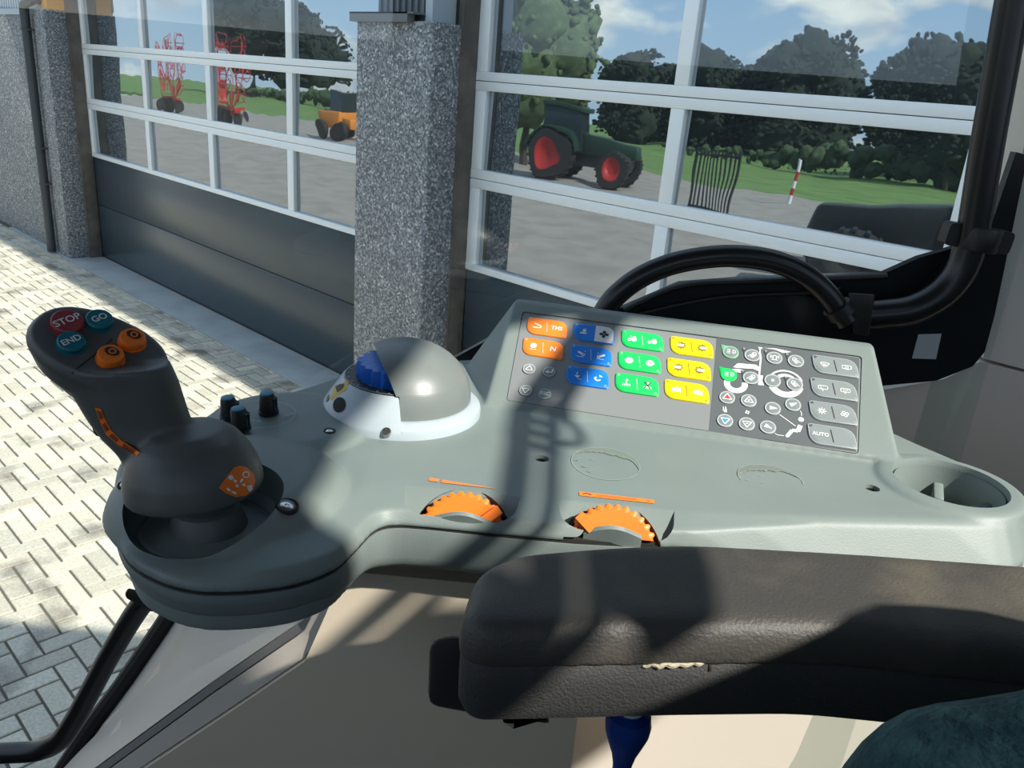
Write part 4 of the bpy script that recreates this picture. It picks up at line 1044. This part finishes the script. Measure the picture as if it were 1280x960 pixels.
for a in range(0, 360, 45):
    x, y = 662+17*math.cos(R(a)), 190+15*math.sin(R(a)); x2, y2 = 662+17*math.cos(R(a+45)), 190+15*math.sin(R(a+45)); pl([(x, y), (x2, y2), (662+(x2-662)*.65, 190+(y2-190)*.65), (662+(x-662)*.65, 190+(y-190)*.65)])
pl([(645, 205), (652, 212), (640, 226), (634, 219)]); pl([(655, 228), (663, 240), (650, 240), (643, 232)]); pl([(612, 210), (624, 218), (617, 226), (606, 217)]); pl([(622, 232), (632, 240), (624, 248), (614, 240)])
pl([(586, 196), (602, 192), (610, 208), (596, 214), (584, 206)]); pl([(666, 240), (688, 234), (690, 256), (678, 266), (668, 252)]); pl([(580, 246), (596, 256), (592, 264), (578, 256)]); pl([(600, 260), (622, 268), (616, 278), (598, 268)])
obj('sticker', bm, [M['orange'], M['white']], lever, label='orange shield sticker with white arrows')

# ================================================================ round selector with grey hood
SC = U(503, 511, w=W0); SCx = Vector((SC.x, SC.y, W0+.001))
sel = thing('selector_switch', 'round selector with a silver base ring, blue ribbed knob and grey domed hood', 'rotary switch', SCx)
od = Vector((-.93, -.36, 0)).normalized()                    # the side the hood leaves open
def keep(bm, co, no, fill=True):
    g = bm.verts[:]+bm.edges[:]+bm.faces[:]
    r = bmesh.ops.bisect_plane(bm, geom=g, plane_co=co, plane_no=no, clear_outer=True)
    if fill:
        es = [e for e in r['geom_cut'] if isinstance(e, bmesh.types.BMEdge)]
        bmesh.ops.holes_fill(bm, edges=es, sides=0)
bm = BM(); lathe(bm, [(.0725, -.002), (.0725, .004), (.071, .007), (.0555, .030), (.0535, .0315), (.0, .0315)], SCx, (0, 0, 1), 72); keep(bm, SCx+od*.0145, -od); 
ringh = obj('base_ring', bm, M['silver'], sel)
bm = BM(); lathe(bm, [(.0725, -.002), (.0725, .004), (.0715, .007), (.0645, .0115), (.063, .0115), (0, .0115)], SCx, (0, 0, 1), 72); keep(bm, SCx+od*.0146, od); obj('base_rim', bm, M['silver'], ringh)
hp = lambda h: .0615*max(0, 1-((h-.012)/.053)**2.1)**.5 if h > .012 else .0615
bm = BM(); lathe(bm, [(.0615, .010), (.0615, .012)] + [(hp(h), h) for h in (.018, .024, .030, .0335)] + [(0, .0335)], SCx+Vector((.001, .002, 0)), (0, 0, 1), 64); keep(bm, SCx+od*.0142, od)
b2 = BM(); lathe(b2, [(hp(h), h) for h in (.0325, .038, .044, .050, .055, .059, .062, .064, .0648)] + [(0, .065)], SCx+Vector((.001, .002, 0)), (0, 0, 1), 64); keep(b2, SCx+od*.017+Vector((0, 0, .033)), (od*.94-Vector((0, 0, .33))).normalized())
tm = to_mesh(b2); bm.from_mesh(tm); bpy.data.meshes.remove(tm)
obj('hood', bm, M['dome'], sel)
bm = BM(); rr = []
n = 96
def kr(k): return .0405 + .0022*math.cos(2*math.pi*k*24/n)
rings = [[SCx+Vector((kr(k)*s_*math.cos(2*math.pi*k/n), kr(k)*s_*math.sin(2*math.pi*k/n), h)) for k in range(n)] for s_, h in ((1, .029), (1, .042), (.97, .046), (.6, .048), (.05, .049))]
loft(bm, rings); obj('ribbed_knob', bm, M['blueknob'], sel, ang=60)
bm = BM(); lathe(bm, [(.0425, .0305), (.0425, .0325), (.0525, .0322), (.0528, .0305)], SCx, (0, 0, 1), 64)
fl = Flat(bm, plane_map(SCx, (1,0,0), (0,1,0)), .0328)
for k in range(14):
    a = R(110+k*13); fl.line((.0485*math.cos(a), .0485*math.sin(a)), (.0505*math.cos(a), .0505*math.sin(a)), .0012, 1)
fl.ring((0,0), .0522, .0529, 1, 0, 360, 60)
obj('dial_ring', bm, [M['dark'], M['rim']], sel)
bm = BM(); q = U(487, 436, v=SC.y+.028); hull(bm, [q+Vector((x, y, z)) for x in (-.007, .007) for y in (-.004, .004) for z in (-.012, .004)]); bevel(bm, .001); obj('blue_tab', bm, M['blueknob'], sel)
tr_ = bvh(ringh)
z3 = lambda x, y: (360+x*.25, 400+y*.25)
bm = BM(); patch(bm, tr_, [z3(*p) for p in ((238, 325), (300, 288), (304, 318), (296, 345), (218, 402), (212, 392))], 0, 6)
patch(bm, tr_, [z3(*p) for p in ((240, 335), (268, 318), (272, 345), (248, 362))], 1, 4, .0008); patch(bm, tr_, [z3(*p) for p in ((262, 330), (282, 318), (280, 336), (264, 346))], 1, 4, .0008)
patch(bm, tr_, [z3(*p) for p in ((196, 385), (210, 372), (204, 400), (192, 412))], 2, 4, .0006)
obj('sticker', bm, [M['sticker'], M['black_print'], M['keypad_dark']], sel, label='yellow warning sticker on the silver ring')
bm = BM(); patch(bm, tr_, [z3(258+34*math.cos(R(a))*.9-10*math.sin(R(a)), 425-36*math.sin(R(a))-16*math.cos(R(a))) for a in range(0, 360, 30)], 0, 5, .0005); obj('hole', bm, M['hole'], sel)
bm = BM(); q = on(tr_, 483, 540, 0)
if q: lathe(bm, [(.0042, -.004), (.0042, .001), (.0036, .0016), (0, .0016)], q, (.0, -.6, .8), 18); obj('screw', bm, M['steel'], sel)

# ================================================================ padded armrest
far = [U(*p, w=-.262) for p in ((592, 708), (640, 686), (760, 676), (860, 673), (1060, 684), (1280, 700), (1430, 712))]
near = [U(*p, w=-.268) for p in ((1500, 850), (1280, 822), (1030, 797), (850, 797), (700, 799), (600, 800))]
plan = [(q.x, q.y) for q in far] + [(q.x, q.y) for q in near]
q = U(572, 775, w=-.264); plan.append((q.x, q.y))
arm = thing('armrest', 'worn black padded armrest with a torn side seam in front of the console', 'armrest', (plan[0][0]+.05, .4, -.35))
bm = BM(); P0 = round_poly(plan, [.012, .02, .02, .02, .02, .02, .01, .01, .02, .02, .02, .02, .018, .016], 4)
loft(bm, [[(x, y, -.288) for x, y in P0], [(x, y, -.282) for x, y in P0], [(x, y, -.276) for x, y in P0], [(x, y, -.268) for x, y in offset_poly(P0, -.002)], [(x, y, -.263) for x, y in offset_poly(P0, -.006)], [(x, y, -.261) for x, y in offset_poly(P0, -.013)]])
pad = obj('pad', voxel(bm, .0026, 10, .5), M['armrest'], arm, ang=80)
bm = BM(); P1 = offset_poly(P0, -.0015); P2 = offset_poly(P0, -.006)
loft(bm, [[(x, y, -.325) for x, y in P2], [(x, y, -.316) for x, y in offset_poly(P0, -.002)], [(x, y, -.30) for x, y in P1], [(x, y, -.2865) for x, y in P1], [(x, y, -.283) for x, y in P2]])
side = obj('side_cover', bm, M['armside'], arm, ang=60)
ts = bvh(side)
bm = BM()
fp_ = [on(ts, 803+k*5, 832-k*.25+1.2*math.sin(k*1.9), .0002) for k in range(18)]
fp_ = [p for p in fp_ if p is not None]
if len(fp_) > 3: tube(bm, fp_, lambda q: .0019*(math.sin(math.pi*min(.97, max(.03, q)))**.4)*(1+.25*noise.noise(Vector((q*14, 0, 0)))), 8, sub=3)
obj('torn_foam', bm, M['foam'], arm, label='pale foam showing through the torn seam')
bm = BM()
for a, b in (((690, 812), (760, 822)), ((760, 822), (800, 826)), ((800, 826), (886, 828)), ((886, 828), (888, 838))):
    pa, pb = on(ts, *a, .0), on(ts, *b, .0)
    if pa and pb: tube(bm, [pa, pb], .0011, 6, sub=1)
obj('tear_edge', bm, M['hole'], arm)
# carrier below the pad
bm = BM(); hull(bm, [U(px, py, v=.405+dv) for px, py in ((537, 806), (548, 797), (566, 795), (640, 800), (690, 905), (600, 893), (541, 882), (535, 872)) for dv in (0, .05)]); bevel(bm, .004); obj('carrier', bm, M['rubber'], arm)
bm = BM()
a = offset_poly(P0, -.012); loft(bm, [[(x, y, -.338) for x, y in offset_poly(P0, -.034)], [(x, y, -.334) for x, y in offset_poly(P0, -.028)], [(x, y, -.322) for x, y in offset_poly(P0, -.026)]]); 
obj('underframe', bm, M['dark'], arm)

# blue drop-shaped knob under the armrest
kc = U(787, 893, v=.395)
kt = thing('lever_knob', 'dark blue drop-shaped knob hanging below the armrest', 'lever knob', kc)
bm = BM(); lathe(bm, [(.0, .003), (.0085, .003), (.0128, .000), (.0138, -.006), (.0132, -.012), (.0105, -.020), (.0075, -.028), (.0058, -.036), (.0055, -.044), (0, -.045)], kc, (0, .05, 1), 36); obj('knob', bm, M['knobblue'], kt)
bm = BM(); lathe(bm, [(.0078, .002), (.0078, .0045), (.006, .006), (0, .006)], kc, (0, .05, 1), 28); obj('silver_cap', bm, M['silver'], kt)
bm = BM(); lathe(bm, [(.004, .004), (.004, .055)], kc, (0, .05, 1), 16); obj('stem', bm, M['dark'], kt)

# ================================================================ seat
seat = thing('driver_seat', 'dark teal velour driver seat, its rounded bolster showing in the lower right corner', 'seat', (.35, .0, -.8))
bm = BM()
so = [(1050, 1020), (1072, 984), (1096, 954), (1124, 930), (1158, 912), (1200, 902), (1250, 896), (1310, 886), (1410, 860), (1510, 820)]
A = [U(*p, v=.245) for p in so]
rings = []
for dv, dn in ((.030, .030), (.024, .012), (.010, .003), (0, 0), (-.02, .0), (-.05, .004), (-.09, .016), (-.16, .03)):
    rings.append([Vector((p.x + dn*.45, .245+dv*1.0, p.z - dn)) for p in A] + [Vector((A[-1].x+.1, .245+dv, A[-1].z-dn)), Vector((A[-1].x+.1, .245+dv, -.75)), Vector((A[0].x+.02+dn*.4, .245+dv, -.75))])
loft(bm, rings); obj('side_bolster', bm, M['seat'], seat, ang=70)
bm = BM(); box(bm, (-.22, -.28, -.78), (.28, .22, -.62)); bevel(bm, .05, 4); obj('seat_cushion', bm, M['seat'], seat)
# ================================================================ cab shell
VW = .552                                                    # side of the beige box below the console
def poly3(bm, pts, mi=0):
    f = bm.faces.new([bm.verts.new(p) for p in pts]); f.material_index = mi; return f
wall = thing('wall_right', 'beige plastic side panel of the cab below the console', 'side panel', (.2, VW, -1.2), kind='structure')
E0 = [U(*p, v=VW) for p in ((424, 725), (420, 739), (381, 827), (290, 889), (198, 950), (100, 1015), (40, 1060))]
top = -.370
bm = BM()
e0 = [Vector((E0[1].x+.004, VW, top))] + E0[1:]
inner = e0 + [Vector((e0[-1].x+.1, VW, -1.4)), Vector((.065, VW, -1.4)), Vector((.065, VW, top))]
prism(bm, [(p.x, p.z) for p in inner], lambda x, z: (x, VW, z), lambda x, z: (x+.0, .95, z)); bevel(bm, .012, 3, ang=40)
obj('panel', bm, M['beige'], wall, ang=40)
# sloping front cover between the box edge and the glass
E1 = [U(*p, v=VW+.012) for p in ((408, 735), (381, 788), (372, 795), (265, 868), (136, 962), (30, 1040))]
S1 = [U(*p, v=.90) for p in ((228, 762), (210, 790), (165, 855), (128, 905), (94, 955), (50, 1020))]
ee = [Vector((p.x-.000, VW+.004, p.z)) for p in (U(416, 741, v=VW), U(395, 800, v=VW), U(378, 826, v=VW), U(290, 886, v=VW), U(196, 948, v=VW), U(40, 1056, v=VW))]
bm = BM()
loft(bm, [[p for p in ee], [p for p in E1]], False, closed=False)
loft(bm, [[p+Vector((-.0004, .003, 0)) for p in E1], [p+Vector((-.004, .012, .002)) for p in E1]], False, 1, closed=False)
inn = [p+Vector((-.0045, .013, .0025)) for p in E1]
mid = [(a*.9+b*.1)+Vector((-.003, 0, .003)) for a, b in zip(inn, S1)]
mid2 = [(a*.45+b*.55)+Vector((-.012, 0, .010)) for a, b in zip(inn, S1)]
loft(bm, [inn, mid, mid2, S1], False, 0, closed=False)
o = obj('trim_3', bm, [M['cover'], M['groove']], base=(-.4, .75, -.9), ang=60); tag(o, 'pale beige sloping cover between the side panel and the lower front glass', 'cover', kind='structure')
bm = BM()
a, b = on(bvh(o), 281, 775, .0006), on(bvh(o), 236, 830, .0006)
if a and b: tube(bm, [a, (a+b)/2, b], .0006, 6, sub=2); obj('scratch', bm, M['white'], o)
# black rubber edge of the glass
bm = BM(); tube(bm, [p+Vector((-.012, .004, 0)) for p in [U(244, 742, v=.9)]+S1], .0125, 10); o = obj('trim_4', bm, M['rubber'], base=(-.5, .9, -.9)); tag(o, 'black rubber seal along the lower front edge of the side glass', 'seal', kind='structure')
# rear pillar trim
VP_ = .985
bm = BM()
pp = [(1262, 60), (1306, -60), (1500, -60), (1500, 462), (1290, 463), (1229, 449), (1233, 415), (1278, 190)]
pp = [(1280, 182), (1300, 80), (1330, -80), (1600, -80), (1600, 500), (1285, 463), (1229, 448), (1240, 392)]
q = [U(*p, v=VP_) for p in pp]
prism(bm, [(p.x, p.z) for p in q], lambda x, z: (x, VP_, z), lambda x, z: (x+.01, VP_+.06, z)); bevel(bm, .005, 3)
o = obj('trim_5', bm, M['beige_grey'], base=(.6, VP_, -.1)); tag(o, 'grey-beige pillar trim at the right edge behind the black tube', 'pillar trim', kind='structure')
bm = BM()
q = [U(*p, v=VP_-.002) for p in ((1225, 452), (1285, 467), (1600, 540), (1700, 1000), (1500, 1400), (520, 1400), (540, 640), (800, 590), (1040, 500), (1100, 488), (1180, 474))]
prism(bm, [(p.x, p.z) for p in q], lambda x, z: (x, VP_-.002, z), lambda x, z: (x, VP_+.06, z)); bevel(bm, .006, 3)
o = obj('trim_6', bm, M['beige_grey'], base=(.5, VP_, -.5)); tag(o, 'grey-beige lower wall panel behind the armrest and right of the cup holder', 'wall panel', kind='structure')
# black lower corner of the side window
VB = .965
win = thing('window_1', 'large curved side window of the cab', 'window', (0, 1.02, -.3), kind='structure')
bm = BM()
q = [U(*p, v=VB) for p in ((560, 452), (640, 408), (780, 384), (850, 354), (930, 348), (1040, 344), (1105, 342), (1150, 322), (1196, 309), (1216, 300), (1232, 302), (1270, 190), (1285, 194), (1243, 396), (1231, 440), (1216, 458), (1170, 476), (1105, 482), (900, 560), (560, 560))]
prism(bm, [(p.x, p.z) for p in q], lambda x, z: (x, VB, z), lambda x, z: (x, VB+.012, z)); bevel(bm, .003, 2); obj('black_border', bm, M['frit'], win, ang=30)
bm = BM(); tube(bm, [U(*p, v=VB-.004) for p in ((780, 388), (850, 358), (940, 352), (1040, 348), (1108, 345))], .004, 8); tube(bm, [U(*p, v=VB-.004) for p in ((800, 392), (900, 372), (1020, 366), (1050, 360))], .0025, 8); obj('border_rib', bm, M['dark'], win)
bm = BM(); q = [U(*p, v=VB-.0008) for p in ((1148, 418), (1177, 417), (1170, 449), (1140, 448))]; poly3(bm, q); obj('painted_light_patch', bm, mat('painted_light', (.42,.45,.46), .6), win, label='pale square patch of light painted on the black window border')  # pale quad painted in for a spot of light on the border
bm = BM(); RG = 1.9
us = [-1.25+k*.09 for k in range(21)]; ws = [-1.30, -.9, -.5, -.1, .3, .75]
def gv(u): return 1.055 - (u+.02)**2/(2*RG)
g = [[bm.verts.new((u, gv(u)-.03*((w_+.2)/1.)**2, w_)) for w_ in ws] for u in us]
for i in range(len(us)-1):
    for j in range(len(ws)-1): bm.faces.new((g[i][j], g[i+1][j], g[i+1][j+1], g[i][j+1]))
obj('pane', bm, M['glass'], win, ang=180)

# ================================================================ tubes and handles by the window
VR = .930
t = thing('grab_rail', 'thick black tube bending down along the rear edge of the side window', 'grab rail', U(1140, 388, v=VR))
bm = BM(); tube(bm, [U(*p, v=VR) for p in ((1300, -160), (1268, -10), (1252, 80), (1236, 170), (1221, 262), (1213, 305), (1200, 340), (1176, 368), (1140, 387), (1100, 393), (1075, 394))], .0168, 20); obj('tube', bm, M['tube'], t)
def clamp(c, ax, wid, hei):
    """two-bolt half shell over the tube; ax = direction across the tube"""
    ax = Vector(ax).normalized(); up = Vector((0, -1, 0)).cross(ax)
    bm = BM(); f = lambda x, y, z: c + ax*x + up*y + Vector((0, -1, 0))*z
    prism(bm, round_poly([(-wid, -hei), (wid, -hei), (wid, hei), (-wid, hei)], .006, 4), lambda x, y: f(x, y, -.016), lambda x, y: f(x, y, .004)); bevel(bm, .002, 2)
    lathe(bm, [(.0215, -hei), (.0225, -hei+.003), (.0225, hei-.003), (.0215, hei)], c, up, 24)
    cl = obj('clamp', bm, M['dark'], t)
    for s in (-1, 1):
        bm = BM(); lathe(bm, [(.0062, .003), (.0062, .0075), (.005, .009), (.0028, .009), (.0026, .006), (0, .006)], c+ax*s*wid*.72, (0, -1, 0), 16); obj('bolt', bm, M['tube'], cl)
clamp(U(1223, 298, v=VR), U(1262, 305, v=VR)-U(1185, 292, v=VR), .036, .0125)
bm = BM(); lathe(bm, [(.028, 0), (.028, .012), (.022, .016)], U(1219, 285, v=VR+.03), (0, -1, 0), 28); obj('mount_boss', bm, M['dark'], t)
bm = BM(); c = U(1077, 392, v=VR)
hull(bm, [U(px, py, v=VR+dv) for px, py in ((1060, 366), (1094, 368), (1089, 384), (1086, 420), (1066, 418), (1068, 384)) for dv in (-.024, .02)]); bevel(bm, .002); b_ = obj('bracket', bm, M['dark'], t)
for p in ((1079, 379), (1076, 410)):
    bm = BM(); lathe(bm, [(.0062, 0), (.0062, .004), (.0035, .005), (.003, .002), (0, .002)], U(*p, v=VR-.0235), (0, -1, 0), 16); obj('bolt', bm, M['tube'], b_)
t = thing('grab_bar', 'arched black grab handle rising behind the keypad', 'grab handle', U(757, 384, v=.905))
bm = BM(); tube(bm, [U(*p, v=.905) for p in ((735, 425), (756, 388), (772, 368), (800, 347), (840, 330), (890, 321), (935, 321), (975, 329), (1008, 345), (1033, 367), (1048, 388), (1058, 402))], .0122, 20); obj('tube', bm, M['tube'], t)
bm = BM(); lathe(bm, [(.016, -.006), (.016, .006)], U(1049, 388, v=.905), U(1048, 388, v=.905)-U(1033, 367, v=.905), 20); obj('end_sleeve', bm, M['dark'], t)
t = thing('hand_rail', 'bent black tube handle running down from under the front of the console', 'handrail', U(60, 932, v=.80))
bm = BM(); tube(bm, [U(*p, v=.80) for p in ((196, 735), (172, 762), (140, 814), (112, 866), (92, 902), (74, 926), (48, 938), (10, 941), (-60, 944), (-160, 950))], .0130, 18); obj('tube', bm, M['tube'], t)
bm = BM(); hull(bm, [U(px, py, v=.80+dv) for px, py in ((156, 742), (160, 735), (205, 745), (203, 762), (190, 765), (158, 748)) for dv in (-.02, .03)]); bevel(bm, .002); obj('mount_plate', bm, M['dark'], t)
# ================================================================ cab parts behind the camera and an added rail (they shade the interior)
SUN = Vector((.62, -.48, .72)).normalized()
def back(px, py, u=None, w=None, v=None, base_w=None, base_v=None):
    p = U(px, py, w=base_w, v=base_v)
    t = (u-p.x)/SUN.x if u is not None else (w-p.z)/SUN.z
    return p + SUN*t

RW = .62
roof = [(-1.3, 1.02), (1.5, 1.02), (1.5, -1.2), (1.36, -1.2), (1.36, .26), (.75, .26), (.632, .20), (.632, -.115), (.735, -.175), (.76, -.185), (.782, -.202), (.797, -.228), (.803, -.25), (.82, -.32), (1.352, -.33), (1.352, -1.2), (-1.3, -1.2)]
bm = BM(); slab(bm, roof, RW, RW+.05); o = obj('ceiling', bm, M['headliner'], base=(0, 0, RW), smooth=False); tag(o, 'cab roof above the driver', 'roof', kind='structure')
bm = BM(); box(bm, (-1.3, -1.2, -1.45), (1.4, .95, -1.40)); o = obj('floor', bm, M['dark'], base=(0, 0, -1.4), smooth=False); tag(o, 'dark cab floor', 'floor', kind='structure')
bm = BM(); box(bm, (1.36, -1.2, -1.4), (1.41, .98, .0)); box(bm, (1.36, .80, .0), (1.41, 1.0, RW)); box(bm, (1.36, .27, .40), (1.41, .82, RW)); o = obj('wall_rear', bm, M['headliner'], base=(1.36, 0, -1.4), smooth=False); tag(o, 'lower rear wall of the cab behind the seat', 'wall', kind='structure')

bm = BM(); box(bm, (-1.3, -1.22, -1.4), (1.4, -1.18, .05)); box(bm, (-.2, -1.22, -.4), (-.1, -1.18, RW)); box(bm, (1.30, -1.22, -.4), (1.4, -1.18, RW)); o = obj('wall_door_side', bm, M['headliner'], base=(0, -1.2, -1.4), smooth=False); tag(o, 'lower part of the left cab door', 'wall', kind='structure')
bm = BM(); box(bm, (-1.32, -1.2, -1.4), (-1.25, .80, -.62)); o = obj('wall_front', bm, M['dark'], base=(-1.3, 0, -1.4), smooth=False); tag(o, 'dark lower front wall of the cab', 'wall', kind='structure')
# seat back with rounded upper corner
bm = BM()
bk = [(.290, -.60), (.296, -.123), (.296, -.101), (.284, -.072), (.258, -.038), (.229, -.014), (.189, .010), (.11, .062), (.02, .10), (-.16, .11), (-.30, .04), (-.32, -.60)]
loft(bm, [[(.392, y*.96, z-.01) for y, z in bk], [(.400, y, z) for y, z in bk], [(.43, y, z) for y, z in bk], [(.50, y*.93, z-.03) for y, z in bk]]); obj('backrest', bm, M['seat'], seat, ang=60)
# unseen double rail, clamp and hook, added to cast the bar shadows
t = thing('shadow_rail', 'unseen black double rail with perforated clamp, added to cast bar shadows', 'rail', (.55, .2, .34))
bm = BM(); tube(bm, [(.55, -.30, .352), (.55, .0, .354), (.55, .30, .352), (.55, .46, .346)], .0105, 14); tube(bm, [(.55, -.30, .322), (.55, .0, .322), (.55, .30, .320), (.55, .46, .322)], .0062, 12); obj('rails', bm, M['tube'], t)
bm = BM(); f_ = Matrix.Identity(4)
box(bm, (.546, .225, .345), (.554, .35, .366)); box(bm, (.546, .225, .314), (.554, .35, .327))
for y0 in (.225, .2525, .2800, .3075, .338): box(bm, (.546, y0, .318), (.554, y0+.009, .352))
box(bm, (.546, .342, .318), (.554, .50, .364))
obj('clamp', bm, M['dark'], t, smooth=False)
bm = BM(); tube(bm, [(.55, .250, .318), (.55, .260, .303), (.55, .280, .292), (.55, .305, .296), (.55, .333, .316)], .0045, 10); obj('hook', bm, M['tube'], t)
bm = BM(); prism(bm, [(-.005, .312), (-.003, .268), (.037, .248), (.080, .243), (.125, .244), (.118, .265), (.082, .312)], lambda x, y: (.545, x, y), lambda x, y: (.552, x, y)); bevel(bm, .003); obj('bracket', bm, M['dark'], t)  # added plate, shaped for the dark bar it casts on the armrest

# ================================================================ sun, sky, camera
sun = bpy.data.lights.new('sun', 'SUN'); sun.energy = 7.5; sun.angle = R(.9); sun.color = (1, .955, .86)
so_ = bpy.data.objects.new('sun', sun); C.objects.link(so_)
sw = CU*SUN.x + CV*SUN.y + CW*SUN.z
so_.rotation_euler = sw.to_track_quat('Z', 'Y').to_euler(); so_.location = sw*30
w = bpy.data.worlds.new('sky'); sc.world = w; w.use_nodes = True; nt = w.node_tree
bg = nt.nodes['Background']
tc = nt.nodes.new('ShaderNodeTexCoord')
sx = nt.nodes.new('ShaderNodeSeparateXYZ'); nt.links.new(tc.outputs['Generated'], sx.inputs[0])
ramp = nt.nodes.new('ShaderNodeValToRGB'); e = ramp.color_ramp.elements
e[0].position = 0; e[0].color = (.52,.66,.80,1); e[1].position = .5; e[1].color = (.17,.36,.66,1)
x = e.new(.16); x.color = (.30,.50,.76,1)
nt.links.new(sx.outputs['Z'], ramp.inputs[0])
mp = nt.nodes.new('ShaderNodeMapping'); mp.inputs['Scale'].default_value = (1, 1, 2.2); nt.links.new(tc.outputs['Generated'], mp.inputs[0])
n = nt.nodes.new('ShaderNodeTexNoise'); n.inputs['Scale'].default_value = 5.2; n.inputs['Detail'].default_value = 8; n.inputs['Roughness'].default_value = .55
nt.links.new(mp.outputs[0], n.inputs['Vector'])
cr = nt.nodes.new('ShaderNodeValToRGB'); e = cr.color_ramp.elements; e[0].position = .47; e[0].color = (0,0,0,1); e[1].position = .57; e[1].color = (1,1,1,1)
nt.links.new(n.outputs['Fac'], cr.inputs[0])
n2 = nt.nodes.new('ShaderNodeTexNoise'); n2.inputs['Scale'].default_value = 11; n2.inputs['Detail'].default_value = 5; nt.links.new(mp.outputs[0], n2.inputs['Vector'])
cc = nt.nodes.new('ShaderNodeValToRGB'); e = cc.color_ramp.elements; e[0].position = .35; e[0].color = (.55,.58,.63,1); e[1].position = .65; e[1].color = (1.15,1.10,1.02,1)
nt.links.new(n2.outputs['Fac'], cc.inputs[0])
mx = nt.nodes.new('ShaderNodeMix'); mx.data_type = 'RGBA'
nt.links.new(cr.outputs[0], mx.inputs[0]); nt.links.new(ramp.outputs[0], mx.inputs[6]); nt.links.new(cc.outputs[0], mx.inputs[7])
nt.links.new(mx.outputs[2], bg.inputs['Color']); bg.inputs['Strength'].default_value = 1.5
cam = bpy.data.cameras.new('camera'); cam.sensor_fit = 'HORIZONTAL'; cam.sensor_width = 36; cam.lens = F/1280*36; cam.clip_start = .02; cam.clip_end = 1000
co = bpy.data.objects.new('camera', cam); C.objects.link(co)
xa = Vector((Xc.x, Yc.x, Zc.x)); ya = -Vector((Xc.y, Yc.y, Zc.y)); za = -Vector((Xc.z, Yc.z, Zc.z))
co.matrix_world = Matrix(((xa.x, ya.x, za.x, 0), (xa.y, ya.y, za.y, 0), (xa.z, ya.z, za.z, EYE), (0, 0, 0, 1)))
sc.camera = co
vs = sc.view_settings; sc.display_settings.display_device = 'sRGB'
vs.view_transform = 'Standard'; vs.look = 'None'; vs.gamma = 1; vs.use_curve_mapping = False; vs.exposure = 0.0
sc.cycles.max_bounces = 10; sc.cycles.transparent_max_bounces = 12; sc.cycles.use_denoising = True; sc.cycles.caustics_reflective = False; sc.cycles.caustics_refractive = False
